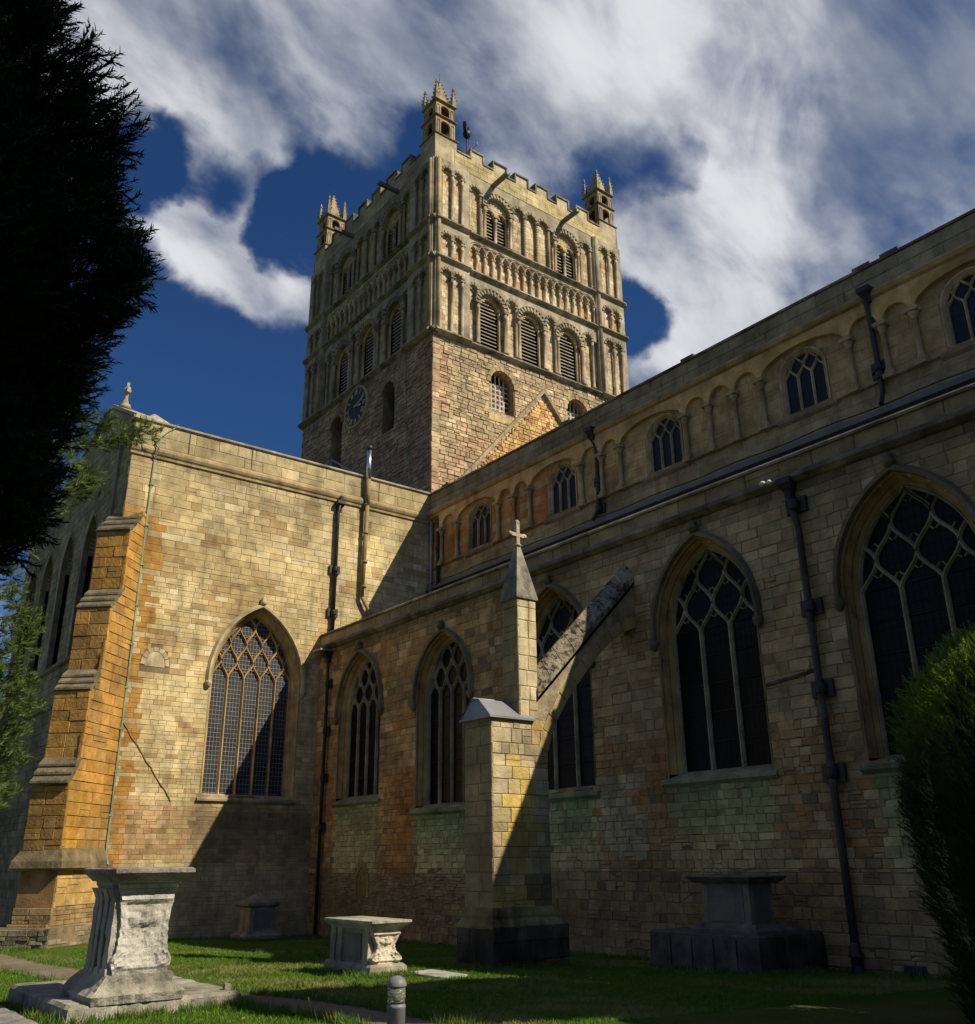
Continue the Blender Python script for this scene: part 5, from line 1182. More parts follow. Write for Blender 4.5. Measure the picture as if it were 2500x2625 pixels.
# end panel: waisted outline in (y, z), facing west
def endpanel(fr, u0, u1, z0, z1, n0, n1, material, parent, tint, sd, scroll=True, name='end_panel', neck=.035):
    m_ = MB(); rows = 34; cols_ = 22; H = z1-z0; G = []
    for j in range(rows+1):
        t_ = j/rows; z = z0+H*t_
        w = (u1-u0)/2-neck*math.sin(math.pi*min(1, max(0, (t_-.10)/.78)))**1.5
        if scroll: w += .045*math.exp(-((t_-.17)/.075)**2)
        if t_ > .93: w += .02
        if .80 < t_ < .83: w += .012
        w += (vn(t_*22, sd, 4)-.5)*.020; row = []
        for i in range(cols_+1):
            s_ = i/cols_*2-1; u = (u0+u1)/2+s_*w; n_ = n1
            # raised rim and moulded band, hollow field
            if .20 < t_ < .80 and abs(s_) < .80: n_ -= .014
            n_ += .03*math.exp(-((t_-.86)/.03)**2)+.022*math.exp(-((t_-.96)/.02)**2)+.028*math.exp(-((t_-.10)/.03)**2)
            for bx, bz, rx, rz, hh in ((-.42, .62, .26, .075, .035), (.42, .62, .26, .075, .035), (0, .60, .28, .06, .05), (0, .70, .12, .06, .04)):
                q = ((s_-bx)/rx)**2+((t_-bz)/rz)**2
                if q < 1: n_ += hh*math.sqrt(1-q)
            if scroll:
                for bx in (-.74, .74):
                    q = math.hypot((s_-bx)*w, (t_-.19)*H)
                    if q < .085: n_ += .022+.012*math.cos(q*95)
            n_ += (vn(u*28, z*28, sd)-.5)*.016+(vn(u*9, z*9, sd+2)-.5)*.02
            row.append(fr.P(u, z, n_))
        G.append(row)
    m_.loft(G, tint, closed=False, smooth=False)
    L_ = [g_[0] for g_ in G]; Rr = [g_[-1] for g_ in G]; d = fr.N*(n0-n1)
    m_.loft([L_, [p+d for p in L_]], tint, closed=False); m_.loft([Rr, [p+d for p in Rr]], tint, closed=False)
    m_.loft([G[-1], [p+d for p in G[-1]]], tint, closed=False); m_.loft([[p+d for p in L_], [p+d for p in Rr]], tint, closed=False)
    return m_.build(name, material, parent)
FE1 = Frame((12.50, 0, 0), (0, -1, 0), (-1, 0, 0))
endpanel(FE1, 4.00, 4.66, 1.14, 2.14, -.22, .0, M['tomb'], t1, (.62, .60, .55), 5)
FE2 = Frame((13.38, 0, 0), (0, 1, 0), (1, 0, 0)); endpanel(FE2, -4.66, -4.00, 1.14, 2.14, -.22, .0, M['tomb'], t1, TG, 6)
# pilasters standing free of the chest on the north side, light falls between them
for x, w in ((12.64, .09), (12.89, .065), (13.10, .055), (13.29, .07)):
    m_ = MB(); stack(m_, O, fine([(1.14, x-w-.02, x+w+.02, -4.16, -3.92), (1.22, x-w-.02, x+w+.02, -4.16, -3.92), (1.24, x-w, x+w, -4.14, -3.94), (2.0, x-w, x+w, -4.14, -3.95), (2.12, x-w-.02, x+w+.02, -4.16, -3.90)], .06), 5, .009, (.40, .38, .33), int(x*10)); m_.build('pilaster', M['tomb'], t1)
m_ = MB(); stack(m_, O, fine([(2.12, 12.46, 13.38, -4.66, -3.98), (2.16, 12.42, 13.40, -4.69, -3.95), (2.19, 12.42, 13.40, -4.69, -3.95), (2.20, 12.38, 13.44, -4.71, -3.93)], .03), 20, .007, (.50, .48, .42), 8); m_.build('cornice', M['tomb'], t1)
m_ = MB(); stack(m_, O, fine([(2.20, 12.36, 13.46, -4.73, -3.91), (2.25, 12.30, 13.52, -4.77, -3.87), (2.30, 12.24, 13.58, -4.82, -3.82), (2.345, 12.24, 13.58, -4.82, -3.82), (2.36, 12.28, 13.54, -4.79, -3.85)], .03), 26, .009, (.30, .28, .25), 9); m_.build('top_slab', M['tomb'], t1)
m_ = MB(); stack(m_, O, [(.88, 12.62, 12.72, -5.58, -5.48), (.95, 12.63, 12.71, -5.57, -5.49)], 3, .01, (.5, .48, .42), 4); m_.build('loose_stone', M['tomb'], t1)
# --- small chest tomb
t2 = thing('chest_tomb', 'low chest tomb with scrolled sunlit end standing in the grass before the pier', 'tomb', (15.6, -9.35, .6))
m_ = MB(); stack(m_, O, fine([(.45, 14.78, 16.42, -9.70, -8.93), (.60, 14.78, 16.42, -9.70, -8.93), (.74, 14.80, 16.40, -9.68, -8.96), (.78, 14.86, 16.36, -9.64, -9.0)], .05), 16, .010, (.38, .34, .27), 21); m_.build('plinth', M['tomb'], t2)
m_ = MB(); stack(m_, O, fine([(.76, 15.0, 16.2, -9.56, -9.06), (1.32, 15.0, 16.2, -9.56, -9.06)], .1), 10, .004, (.36, .32, .24), 22); m_.build('chest', M['stone'], t2)
m_ = MB(); m_.box(Frame((15.85, -9.05, 0), (-1, 0, 0), (0, 1, 0)), .0, .58, .84, 1.24, -.02, .012); m_.build('inscription_panel', M['slate'], t2)
for x in (15.06, 15.98, 16.2): m_ = MB(); stack(m_, O, fine([(.76, x-.08, x+.08, -9.10, -9.0), (1.32, x-.08, x+.08, -9.10, -9.02)], .08), 4, .006, (.42, .37, .27), 23); m_.build('pilaster', M['tomb'], t2)
FE3 = Frame((14.88, 0, 0), (0, -1, 0), (-1, 0, 0)); endpanel(FE3, 9.05, 9.58, .78, 1.32, -.14, .0, M['tomb'], t2, (.66, .60, .47), 25, neck=.085)
m_ = MB(); stack(m_, O, fine([(1.31, 14.84, 16.3, -9.60, -9.03), (1.35, 14.80, 16.34, -9.63, -9.0), (1.38, 14.76, 16.38, -9.68, -8.96), (1.42, 14.72, 16.42, -9.72, -8.92), (1.455, 14.72, 16.42, -9.72, -8.92), (1.46, 14.76, 16.4, -9.70, -8.95)], .02), 18, .005, (.46, .43, .36), 26); m_.build('top_slab', M['tomb'], t2)
# --- dark panelled tomb against the aisle wall
t3 = thing('panelled_tomb', 'grey slate-panelled chest tomb raised on a long black stone base against the aisle wall', 'tomb', (11.9, -15, .5))
m_ = MB(); stack(m_, O, fine([(.30, 10.86, 13.42, -16.05, -14.18), (1.12, 10.88, 13.40, -16.05, -14.20), (1.15, 10.94, 13.34, -16.04, -14.26)], .1), 14, .008, (.10, .095, .085), 31); m_.build('base', M['black_stone'], t3)
for i in range(5):
    x = 13.35-.5*i-.02; m_ = MB(); m_.box(Frame((x, -14.18, 0), (-1, 0, 0), (0, 1, 0)), .0, .46, .46, 1.08, -.02, .02, (.10, .095, .085)); m_.build('base_panel', M['black_stone'], t3)
for i in range(3):
    m_ = MB(); m_.box(Frame((10.87, -14.25-.6*i, 0), (0, -1, 0), (-1, 0, 0)), .0, .56, .50, 1.08, -.02, .02, (.10, .095, .085)); m_.build('base_panel', M['black_stone'], t3)
m_ = MB(); stack(m_, O, fine([(1.14, 11.05, 12.6, -15.5, -14.4), (1.20, 11.05, 12.6, -15.5, -14.4), (1.24, 11.14, 12.5, -15.4, -14.48), (1.30, 11.18, 12.46, -15.36, -14.52)], .05), 10, .004, (.16, .15, .14), 32); m_.build('plinth', M['tomb'], t3)
m_ = MB(); stack(m_, O, fine([(1.30, 11.30, 12.36, -15.24, -14.58), (1.98, 11.30, 12.36, -15.24, -14.58)], .2), 6, .002, (.22, .21, .19), 33); m_.build('chest', M['stone'], t3)
m_ = MB(); m_.box(Frame((12.24, -14.58, 0), (-1, 0, 0), (0, 1, 0)), .0, .80, 1.34, 1.92, -.02, .015); m_.build('inscription_panel', M['slate'], t3)
m_ = MB(); m_.box(Frame((11.30, -14.72, 0), (0, -1, 0), (-1, 0, 0)), .0, .42, 1.34, 1.92, -.02, .015); m_.build('inscription_panel', M['slate'], t3)
m_ = MB(); stack(m_, O, fine([(1.97, 11.22, 12.44, -15.32, -14.50), (2.02, 11.14, 12.52, -15.40, -14.42), (2.08, 11.08, 12.58, -15.46, -14.36), (2.10, 11.12, 12.54, -15.42, -14.40)], .03), 12, .004, (.13, .12, .10), 34); m_.build('top_slab', M['black_stone'], t3)
# --- pedestal tomb by the transept
t4 = thing('pedestal_tomb', 'shaded square pedestal tomb with pyramid cap below the transept window', 'tomb', (29.4, -13.6, .2))
zb = .10
m_ = MB(); stack(m_, O, [(zb-.1, 28.86, 30.0, -14.24, -13.06), (zb+.22, 28.86, 30.0, -14.24, -13.06), (zb+.28, 28.94, 29.92, -14.16, -13.14), (zb+.34, 28.96, 29.9, -14.14, -13.16)], 6, .01, (.30, .28, .22), 41); m_.build('plinth', M['tomb'], t4)
m_ = MB(); stack(m_, O, fine([(zb+.34, 29.02, 29.84, -14.06, -13.24), (1.14, 29.02, 29.84, -14.06, -13.24)], .2), 6, .004, (.32, .29, .22), 42); m_.build('pedestal', M['tomb'], t4)
m_ = MB(); m_.box(Frame((29.02, -13.38, 0), (0, -1, 0), (-1, 0, 0)), 0, .55, .52, 1.05, -.02, .012); m_.build('inscription_panel', M['slate'], t4)
m_ = MB(); stack(m_, O, [(1.12, 28.98, 29.88, -14.10, -13.20), (1.17, 28.92, 29.94, -14.18, -13.12), (1.25, 28.92, 29.94, -14.18, -13.12), (1.34, 29.10, 29.76, -13.98, -13.32), (1.50, 29.38, 29.48, -13.7, -13.6)], 5, .006, (.26, .24, .19), 43); m_.build('pyramid_cap', M['tomb'], t4)
# ledger stones
m_ = MB(); stack(m_, O, [(.45, 13.95, 15.0, -10.35, -9.78), (zg(14.5, -10)+.035, 13.95, 15.0, -10.35, -9.78), (zg(14.5, -10)+.045, 13.98, 14.97, -10.32, -9.81)], 10, .004, (.46, .45, .42), 51)
tag(m_.build('ledger_stone', M['tomb']), 'flat grey grave slab set in the grass beside the small chest tomb', 'grave slab')
m_ = MB(); stack(m_, O, [(.45, 12.2, 15.1, -3.18, -2.2), (zg(14, -3)+.12, 12.2, 15.1, -3.18, -2.2), (zg(14, -3)+.14, 12.24, 15.06, -3.14, -2.24)], 16, .01, (.30, .29, .27), 52)
tag(m_.build('ledger_stone', M['tomb']), 'grey grave slab cut off by the bottom left corner', 'grave slab')

# ================================================================ BOLLARD LIGHT
bx, by = 8.55, -5.48; bz = zg(bx, by)
bl = thing('bollard_light', 'short grey bollard lamp with domed top and ribbed clear section at the path edge', 'bollard light', (bx, by, bz))
b0 = Vector((bx, by, 0))
m_ = MB(); m_.lathe(b0, [(bz-.3, .088), (1.075, .088), (1.078, .091), (1.10, .091), (1.103, .085), (1.115, .085)], 28); m_.build('post', M['bollard'], bl)
m_ = MB(); m_.lathe(b0, [(1.115, .086), (1.265, .086)], 28); m_.build('lens', M['acrylic'], bl)
m_ = MB()
for i in range(5): m_.lathe(b0, [(1.128+.027*i, .05), (1.134+.027*i, .074), (1.140+.027*i, .05)], 24)
m_.build('reflector_rings', mat('bright_aluminium', (.8, .8, .8), .2, metal=1, bump=0), bl)
m_ = MB(); m_.lathe(b0, [(1.262, .086), (1.264, .096)]+[(1.27+.088*math.sin(math.pi/2*i/7), .096*math.cos(math.pi/2*i/7)+.001) for i in range(8)], 28); m_.build('dome', M['bollard'], bl)

# ================================================================ PLANTS
rg = np.random.default_rng(5)
def scatter(name, T, F_, pos, rotm, scl, cols_, material, parent=None, kind=None):
    """merge copies of template (T verts k*3, F_ faces m*4) into one mesh"""
    n = len(pos); k = len(T); V = np.einsum('nij,kj->nki', rotm, T)*scl[:, None, None]+pos[:, None, :]
    Fa = (F_[None]+(np.arange(n)*k)[:, None, None]).reshape(-1, F_.shape[1])
    me = bpy.data.meshes.new(name); me.vertices.add(n*k); me.vertices.foreach_set('co', V.astype(np.float32).ravel())
    q = F_.shape[1]; me.loops.add(Fa.size); me.loops.foreach_set('vertex_index', Fa.astype(np.int32).ravel())
    me.polygons.add(len(Fa)); me.polygons.foreach_set('loop_start', np.arange(0, Fa.size, q, dtype=np.int32)); me.polygons.foreach_set('loop_total', np.full(len(Fa), q, dtype=np.int32))
    me.update(calc_edges=True); me.materials.append(material)
    a = me.attributes.new('tint', 'FLOAT_COLOR', 'FACE'); c4 = np.ones((n, len(F_), 4), dtype=np.float32); c4[:, :, :3] = cols_[:, None, :]; a.data.foreach_set('color', c4.ravel())
    o = bpy.data.objects.new(name, me); C.objects.link(o); attach(o, parent)
    if kind: o['kind'] = kind
    return o
def rots(dirs, spin=None):
    n = len(dirs); z = dirs/np.linalg.norm(dirs, axis=1, keepdims=True); a = rg.normal(size=(n, 3)); x = np.cross(a, z); x /= np.linalg.norm(x, axis=1, keepdims=True); y = np.cross(z, x)
    return np.stack([x, y, z], axis=2)
def sprig(n, L, nl, w, droop=.25, flat=.5, seed=0, up=.5):
    """a shoot along +z with needles in two loose ranks"""
    r = random.Random(seed); V = []; F_ = []
    def nd(p, d, l, w_):
        d = d.normalized(); s_ = d.cross(Vector((.3, .2, 1)).normalized()).normalized()*w_; k = len(V)
        V.extend([p-s_, p+s_, p+d*l*.55+s_*.8, p+d*l]); F_.append((k, k+1, k+2, k+3))
    # stem
    k = len(V); V.extend([Vector((-w*.8, 0, 0)), Vector((w*.8, 0, 0)), Vector((w*.3, 0, L)), Vector((-w*.3, 0, L))]); F_.append((k, k+1, k+2, k+3))
    for i in range(n):
        t_ = (i+.5)/n; p = Vector((0, 0, L*t_)); side = 1 if i % 2 else -1
        a = r.uniform(-flat, flat)+(0 if side > 0 else math.pi); d = Vector((math.cos(a), math.sin(a), up+r.uniform(-.1, .35)+t_*.5))
        nd(p, d, nl*(1-.35*t_)*r.uniform(.8, 1.15), w)
    return np.array([tuple(v) for v in V]), np.array(F_)
def tree_trunk(parent, pts, r0, r1, k=10):
    m_ = MB(); m_.tube(pts, r0, k, r2=r1); return m_.build('trunk', M['bark'], parent)
# --- near yew at the left edge
yw = thing('yew_tree', 'big dark yew rising out of the frame at the left edge', 'tree', (7.4, .9, zg(7.4, .9)))
tree_trunk(yw, [Vector((7.6, 1.6, .3)), Vector((7.5, 1.5, 2.5)), Vector((7.4, 1.4, 5)), Vector((7.3, 1.2, 8)), Vector((7.3, 1.0, 12))], .38, .08)
KP = [(2.9, .02), (3.6, .08), (4.1, .155), (4.57, .205), (5.1, .222), (5.6, .236), (6.31, .274), (6.73, .279), (7.1, .272), (7.45, .258), (7.9, .225), (8.3, .196), (9.08, .194), (9.62, .150), (10.5, .12), (11.5, .05), (12.5, -.1)]
def kz(z): return float(np.interp(z, [a for a, b_ in KP], [b_ for a, b_ in KP]))-.030-.080*sst(7.0, 8.8, z)
NY = 19000; P_, Dd, Cl = [], [], []
rad = 2.55
for i in range(NY):
    z = 3.0+9.2*rg.random(); k = kz(z)+.02*(vn(z*3.3, 1, 7)-.5); cx = 7.2; cy = rad*math.sqrt(1+k*k)-7.2*k
    a = rg.uniform(math.pi*.95, math.pi*1.75) if rg.random() < .8 else rg.uniform(0, 2*math.pi)
    lump = .42*(vn(a*5, z*1.9, 11)-.5)+.20*(vn(a*11, z*5, 12)-.5)
    rr_ = rad-.17+lump-.30*rg.random()**2
    P_.append((cx+rr_*math.cos(a), cy+rr_*math.sin(a), z)); Dd.append((math.cos(a)*.8+.35*rg.normal(), math.sin(a)*.8+.35*rg.normal(), .55+.45*rg.normal())); g_ = rg.uniform(.6, 1.25)
    Cl.append((.013*g_, .028*g_, .012*g_))
for z, n_ in ((9.55, 7), (8.9, 6), (6.55, 6), (6.3, 5), (9.9, 5)):      # long leader shoots on the outline
    for j in range(n_):
        zz_ = z+.18*rg.random(); k = kz(zz_); cy = rad*math.sqrt(1+k*k)-7.2*k; a = math.pi*1.36+.10*rg.normal()
        P_.append((7.2+rad*math.cos(a), cy+rad*math.sin(a), zz_)); Dd.append((.1*rg.normal()-.1, -.35+.15*rg.normal(), 1.2)); Cl.append((.012, .024, .012))
T, F_ = sprig(30, .25, .070, .0062, seed=3, flat=1.1)
P_, Dd, Cl = np.array(P_), np.array(Dd), np.array(Cl); sc_ = rg.uniform(.7, 1.25, len(P_)); sc_[NY:] *= 1.35
scatter('foliage', T, F_, P_, rots(Dd), sc_, Cl, M['leaf'], yw)
# inner mass of twigs that closes the crown
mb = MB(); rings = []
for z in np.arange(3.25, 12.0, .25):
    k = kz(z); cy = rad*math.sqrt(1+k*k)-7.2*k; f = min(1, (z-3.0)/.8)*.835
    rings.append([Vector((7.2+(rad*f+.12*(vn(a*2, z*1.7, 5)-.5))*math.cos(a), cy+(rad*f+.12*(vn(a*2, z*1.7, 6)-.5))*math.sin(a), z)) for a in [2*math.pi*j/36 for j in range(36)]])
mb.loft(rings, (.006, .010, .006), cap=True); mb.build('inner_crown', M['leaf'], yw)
# --- columnar yew at the right edge
yc = thing('columnar_yew', 'dense columnar yew at the right edge, its top coloured brighter as if sunlit', 'tree', (4.35, -10.9, .8))
tree_trunk(yc, [Vector((4.35, -10.9, .3)), Vector((4.35, -10.9, 4.2))], .16, .05)
def yr(z): return float(np.interp(z, [.5, 1.3, 2.1, 3.0, 3.6, 4.05, 4.35, 4.62, 4.8], [1.12, 1.22, 1.34, 1.42, 1.40, 1.22, .98, .55, .08]))
P_, Dd, Cl = [], [], []
for i in range(15000):
    z = .6+4.1*rg.random()**.8; a = 2*math.pi*rg.random(); rr_ = yr(z)+.26*(vn(a*7, z*2.2, 15)-.5)+.10*(vn(a*17, z*6, 16)-.5)-.16*rg.random()**2
    ln = 1.0 if z < 4.2 else 1.0
    P_.append((4.35+rr_*math.cos(a), -10.9+rr_*math.sin(a), z)); o_ = .75 if z < 4.2 else .35
    Dd.append((math.cos(a)*o_+.3*rg.normal(), math.sin(a)*o_+.3*rg.normal(), .9+.3*rg.normal())); g_ = rg.uniform(.6, 1.3)
    t_ = sst(2.9, 4.0, z)*.95*rg.uniform(.5, 1.15); c_ = mixc((.022, .050, .014), (.18, .28, .03), t_); Cl.append((c_[0]*g_, c_[1]*g_, c_[2]*g_))  # sunlit top painted into the leaf colour, brighter with height
T2, F2 = sprig(18, .17, .035, .004, seed=9, flat=1.4, up=.7)
P_, Dd, Cl = np.array(P_), np.array(Dd), np.array(Cl)
for i in range(260):
    a = 2*math.pi*rg.random(); z = rg.uniform(3.7, 4.66); rr_ = yr(z)+.02; P_ = np.vstack([P_, [(4.35+rr_*math.cos(a), -10.9+rr_*math.sin(a), z)]]); Dd = np.vstack([Dd, [(.15*rg.normal(), .15*rg.normal(), 1.2)]]); g_ = rg.uniform(.7, 1.2); Cl = np.vstack([Cl, [(.22*g_, .33*g_, .04*g_)]])  # bright upright shoots carry the same painted sunlight
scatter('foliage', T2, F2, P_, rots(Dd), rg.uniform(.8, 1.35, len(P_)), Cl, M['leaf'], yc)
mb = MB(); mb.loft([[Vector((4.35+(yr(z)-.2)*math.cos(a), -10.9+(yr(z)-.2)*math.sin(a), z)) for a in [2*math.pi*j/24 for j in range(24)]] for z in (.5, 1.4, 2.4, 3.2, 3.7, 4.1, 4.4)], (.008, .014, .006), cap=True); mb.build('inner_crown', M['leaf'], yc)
# --- pine behind the yew
pn_ = thing('pine_tree', 'light green pine reaching in from the left behind the dark yew', 'tree', (16.6, 0.2, .5))
tree_trunk(pn_, [Vector((16.6, .2, .3)), Vector((16.5, .1, 4)), Vector((16.5, 0, 8)), Vector((16.4, .1, 13))], .26, .07)
tips = [(16, -4.69, 9.80), (16, -4.45, 9.66), (15.9, -4.2, 9.55), (16, -3.95, 9.40), (16.1, -3.7, 9.5), (16, -3.45, 9.2), (15.9, -3.9, 9.75), (16.2, -3.5, 9.8),
        (16, -3.87, 8.62), (16, -3.66, 8.5), (16.1, -3.45, 8.4), (15.9, -3.5, 8.8), (16, -3.3, 8.1), (16.1, -3.1, 8.9), (16, -3.2, 9.1),
        (16, -3.22, 6.0), (16, -3.05, 6.2), (16, -2.9, 6.5), (16.1, -3.28, 5.75), (15.9, -3.1, 5.6), (16, -2.95, 5.9), (16, -3.30, 5.0), (16.1, -3.15, 5.2), (15.9, -3.38, 4.75), (16, -3.2, 4.6), (16, -3.05, 4.9), (16, -3.25, 4.35), (16.1, -3.1, 4.1),
        (16, -3.3, 4.0), (16, -3.12, 3.7), (16, -3.22, 3.5), (15.9, -3.0, 3.3), (16, -2.9, 3.9), (16, -2.9, 5.3), (16.1, -2.8, 6.9), (16, -2.9, 7.3), (16, -2.6, 7.8), (15.9, -2.7, 5.0), (15.9, -2.6, 4.4), (16, -2.5, 6.2), (16.2, -2.4, 9), (16, -2.3, 8.4)]
m_ = MB()
for t_ in tips:
    e = Vector(t_); s_ = Vector((16.5, .05, e.z-.9-.2*abs(e.y))); mdl = (s_+e)/2+Vector((.1, 0, -.12)); m_.tube([s_, mdl, e+(e-mdl)*-.05], .028, 5, r2=.008)
m_.build('branches', M['bark'], pn_)
P_, Dd, Cl = [], [], []
for t_ in tips:
    e = np.array(t_); ax = np.array([0, -1, .35])
    for j in range(34):
        p = e+rg.normal(size=3)*np.array([.10, .11, .08])-np.array([0, -1, .25])*0+np.array([0, .25*rg.random(), -.08*rg.random()])
        P_.append(p); d = ax+rg.normal(size=3)*.75+np.array([0, 0, .35]); Dd.append(d); g_ = rg.uniform(.6, 1.25); Cl.append((.13*g_, .19*g_, .045*g_))
T3, F3 = sprig(18, .11, .14, .0050, seed=12, flat=3.1, up=1.0)
P_, Dd, Cl = np.array(P_), np.array(Dd), np.array(Cl)
scatter('foliage', T3, F3, P_, rots(Dd), rg.uniform(.8, 1.3, len(P_)), Cl, M['leaf'], pn_)
# --- unseen trees, added and shaped to shade the near yew and the lawn
def round_tree(lab, loc, r, h0, n_, sd):
    t_ = thing('shade_tree', lab, 'tree', (loc[0], loc[1], zg(loc[0], loc[1])), None); c = Vector((loc[0], loc[1], 0))
    tree_trunk(t_, [c+Z3*.3, c+Vector((.1, .05, h0*.5)), c+Z3*h0], .45, .18)
    m_ = MB(); r_ = random.Random(sd)
    for i in range(9): a = r_.uniform(0, 6.28); m_.tube([c+Z3*(h0*.6), c+Vector((math.cos(a)*r*.4, math.sin(a)*r*.4, h0+r*.2)), c+Vector((math.cos(a)*r*.8, math.sin(a)*r*.8, h0+r*r_.uniform(.1, 1)))], .13, 6, r2=.03)
    m_.build('limb', M['bark'], t_)
    P_ = rg.normal(size=(n_, 3)); P_ /= np.linalg.norm(P_, axis=1, keepdims=True); P_ *= (r*(.55+.5*rg.random(n_)**.5))[:, None]*np.array([1, 1, .85]); P_ += np.array([loc[0], loc[1], h0+r*.7])
    Tq = np.array([(-.09, 0, 0), (0, -.06, .05), (.09, 0, 0), (0, .06, .03)])*1.9; Fq = np.array([(0, 1, 2, 3)])
    g_ = rg.uniform(.6, 1.3, n_)[:, None]; scatter('foliage', Tq, Fq, P_, rots(rg.normal(size=(n_, 3))), rg.uniform(.8, 1.4, n_), np.array([[.035, .065, .018]])*g_, M['leaf'], t_)
round_tree('unseen broad-crowned tree added behind the viewpoint to shade the near yew', (-3.2, -3.6), 4.2, 8.5, 26000, 5)

round_tree('unseen slender tree added right of the yew, small crown shaped to shade the lawn', (1.1, -13.0), 1.9, 9.8, 10000, 8)
round_tree('unseen slender tree added close to the aisle wall on the right to shade the lawn', (3.0, -14.4), 2.0, 7.4, 11000, 9)
# ---- grass
n_ = 150000; G = []
xs = 8+24*rg.random(n_)**1.25; ys = -16.4+14.4*rg.random(n_)
keep = []
boxes = [(12.4, 15.3, -5.66, -3.5), (14.78, 16.42, -9.7, -8.93), (10.86, 13.42, -16.1, -14.2), (28.86, 30, -14.24, -13.06), (13.95, 15, -10.35, -9.78), (12.2, 15.1, -3.18, -2.2), (14.82, 16.0, -13.5, -11.56), (30.7, 60, -60, -8.4), (27.5, 33, -9.9, -6.2)]
sel = np.ones(n_, bool)
for x0, x1, y0, y1 in boxes: sel &= ~((xs > x0) & (xs < x1) & (ys > y0) & (ys < y1))
sel &= ys > -16.02
idx = np.where(sel)[0]; pos = []
cols_ = []
for i in idx:
    x, y = float(xs[i]), float(ys[i])
    if on_path(x, y, -.06+.10*vn(x*3, y*3, 66)): continue
    pos.append((x, y, zg(x, y)-.01)); d_ = vn(x*.55, y*.55, 61)*.6+vn(x*1.7, y*1.7, 62)*.4; b_ = mixc((.105, .225, .018), (.27, .27, .09), sst(.48, .78, d_)); g_ = rnd.uniform(.7, 1.3); cols_.append(sc(b_, g_))
pos = np.array(pos); cols_ = np.array(cols_); n_ = len(pos)
Tg = np.array([(-.005, 0, 0), (.005, 0, 0), (.006, .012, .035), (-.001, .035, .07), (.02, 0, 0), (.03, .003, 0), (.024, -.012, .03), (.018, -.03, .055), (-.02, .02, 0), (-.012, .02, 0), (-.02, .03, .03), (-.035, .03, .05)])
Fg = np.array([(0, 1, 2, 3), (4, 5, 6, 7), (8, 9, 10, 11)])
dr = rg.normal(size=(n_, 3))*.28+np.array([0, 0, 1.0])
gr_ = scatter('grass', Tg, Fg, pos, rots(dr), rg.uniform(.45, 1.0, n_)*(.7+.5*np.array([vn(p[0]*1.3, p[1]*1.3, 8) for p in pos])), cols_, M['grass'], None, 'stuff')
tag(gr_, 'short green and straw-coloured lawn grass between the tombs', 'grass')
EP = []
def edge(x0, y0, x1, y1, k, s_=.07):
    for i in range(k): t_ = rnd.random(); EP.append((x0+(x1-x0)*t_+rnd.gauss(0, s_), y0+(y1-y0)*t_+rnd.gauss(0, s_)))
for x0, x1, y0, y1 in boxes[:4]: edge(x0-.05, y0-.05, x1, y0-.05, 260); edge(x0-.05, y0-.05, x0-.05, y1+.05, 420); edge(x0, y1+.05, x1, y1+.05, 420)
edge(8, -15.95, 30.6, -15.95, 2600, .05); edge(30.65, -15.9, 30.65, -9.6, 700, .05); edge(14.75, -11.5, 14.75, -13.5, 300); edge(14.75, -11.5, 16.1, -11.5, 200); edge(30.5, -8.2, 27.9, -5.9, 300)
for i in range(len(PT)-1): edge(*PT[i], *PT[i+1], 260, .05); edge(*PB[i], *PB[i+1], 260, .05)
for i in range(70):
    cx, cy = 9+15*rnd.random(), -3.2-10*rnd.random()
    if not on_path(cx, cy, .2) and not any(a-.1 < cx < b_+.1 and c_-.1 < cy < d_+.1 for a, b_, c_, d_ in boxes): edge(cx, cy, cx, cy, 22, .05)
EP = [(x, y) for x, y in EP if y > -16.03 and not any(a < x < b_ and c_ < y < d_ for a, b_, c_, d_ in boxes[:6])]
pos = np.array([(x, y, zg(x, y)-.01) for x, y in EP]); n_ = len(pos); g_ = rg.uniform(.6, 1.25, n_)[:, None]
scw = np.where(rg.random(n_)[:, None] < .2, np.array([[.26, .22, .10]]), np.array([[.10, .21, .025]]))*g_
tag(scatter('long_grass', Tg*np.array([1, 1, 2.1]), Fg, pos, rots(rg.normal(size=(n_, 3))*.3+np.array([0, 0, 1.0])), rg.uniform(.5, 1.15, n_), scw, M['grass'], None, 'stuff'), 'longer uncut grass along the tomb bases, wall foot and path edges', 'grass')
# dry stalks by the path
for (x, y, k, lab) in ((10.5, -5.62, 9, 'tuft of dry straw stalks at the path edge left of the bollard'), (12.15, -5.45, 7, 'tuft of dry stalks at the corner of the big tomb base')):
    m_ = MB(); r_ = random.Random(int(x*10))
    for i in range(k):
        a, l = r_.uniform(0, 6.28), r_.uniform(.12, .26); b_ = Vector((x+r_.uniform(-.04, .04), y+r_.uniform(-.04, .04), zg(x, y)-.01))
        m_.tube([b_, b_+Vector((math.cos(a)*l*.2, math.sin(a)*l*.2, l*.6)), b_+Vector((math.cos(a)*l*.5, math.sin(a)*l*.5, l))], .0022, 4, (.34, .25, .12), r2=.001)
        m_.tube([b_+Vector((math.cos(a)*l*.42, math.sin(a)*l*.42, l*.9)), b_+Vector((math.cos(a)*l*.56, math.sin(a)*l*.56, l*1.1))], .005, 4, (.36, .27, .14), r2=.001)
    tag(m_.build('dry_grass_tuft', M['grass']), lab, 'grass tuft')
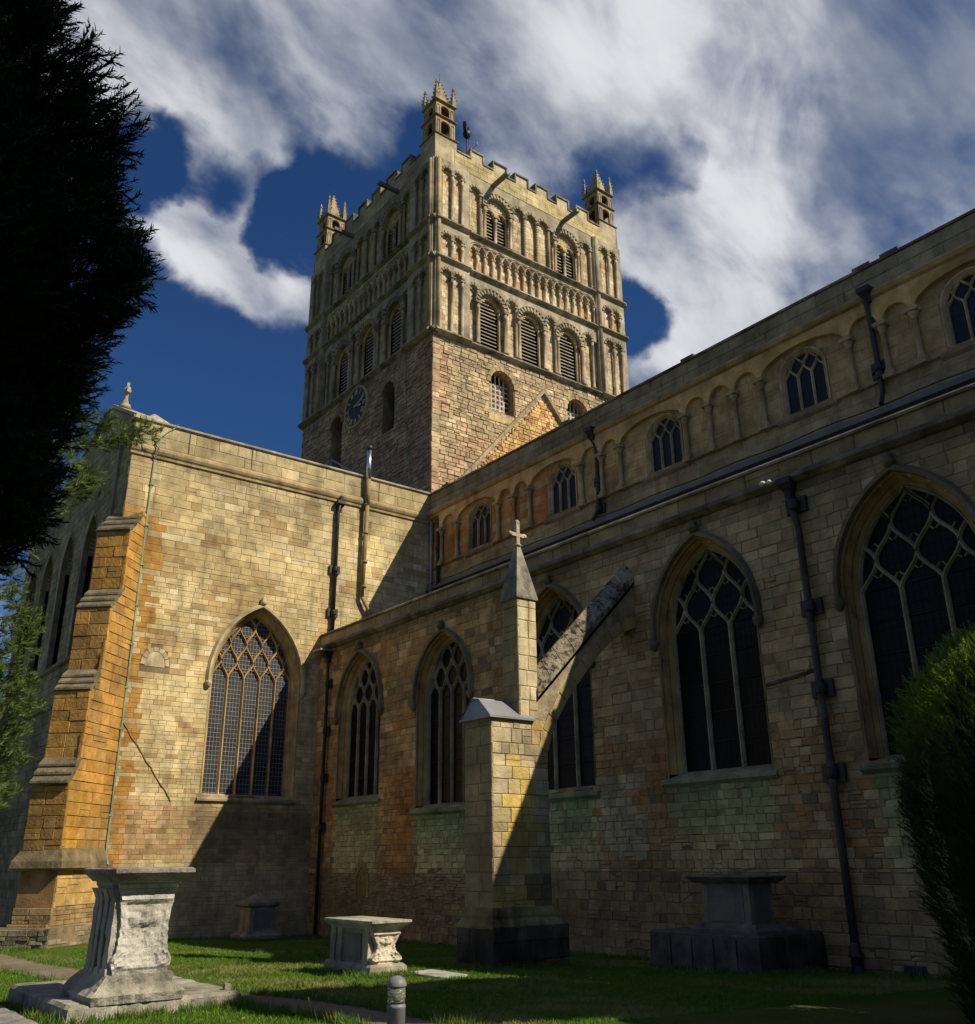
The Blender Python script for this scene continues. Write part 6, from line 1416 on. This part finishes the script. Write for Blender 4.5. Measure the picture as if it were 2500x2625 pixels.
m_ = MB(); r_ = random.Random(21)
for i in range(420):
    x, y = 8.5+r_.random()**1.3*18, -15.8+r_.random()*12.6
    if on_path(x, y, .0) and r_.random() < .5: continue
    if any(a-.05 < x < b_+.05 and c_-.05 < y < d_+.05 for a, b_, c_, d_ in boxes): continue
    a = r_.uniform(0, 6.28); l = r_.uniform(.018, .035); z = zg(x, y)+(.028 if on_path(x, y, -.05) else r_.uniform(.02, .045)); c_ = Vector((x, y, z)); d = Vector((math.cos(a), math.sin(a), r_.uniform(-.2, .3)))*l; e = Vector((-math.sin(a), math.cos(a), r_.uniform(-.3, .3)))*l*.6
    m_.add([c_-d, c_-e, c_+d, c_+e], [(0, 1, 2, 3)], sc(mixc((.30, .17, .05), (.42, .34, .10), r_.random()), r_.uniform(.6, 1.2)))
tag(m_.build('fallen_leaves', M['grass'], None, kind='stuff'), 'small dry fallen leaves scattered over the lawn and path', 'leaves')
# weeds on the flyer
m_ = MB(); r_ = random.Random(4)
for i in range(60):
    b_ = FP.P(12.98+r_.uniform(-.02, .16), 5.84+r_.uniform(-.02, .05), r_.uniform(-.30, .02)); d = Vector((r_.uniform(-1, .2), r_.uniform(-1, 1), r_.uniform(.2, 1.2))).normalized()
    m_.tube([b_, b_+d*.08, b_+d*.14+Vector((0, 0, -.02))], .006, 4, sc((.07, .09, .02), r_.uniform(.6, 1.4)), r2=.002)
tag(m_.build('weed', M['grass']), 'small green weed growing at the foot of the pinnacle on the flyer', 'weed')
# low building beyond the transept, seen at the left edge
lb = thing('low_vestry', 'low dark stone building beyond the transept at the left edge', 'building', (48, -6.5, 0))
m_ = MB(); m_.box(Frame((0, 0, 0), (1, 0, 0), (0, -1, 0)), 45.5, 56, -.3, 8.6, 2, 9.5, (.22, .19, .14)); m_.build('wall', M['rubble'], lb)
m_ = MB(); m_.loft([[Vector((x, y, z)) for x in (45.2, 56.3)] for y, z in ((-1.7, 8.5), (-5.7, 10.0), (-9.8, 8.5))], closed=False); m_.build('roof', M['roof'], lb)
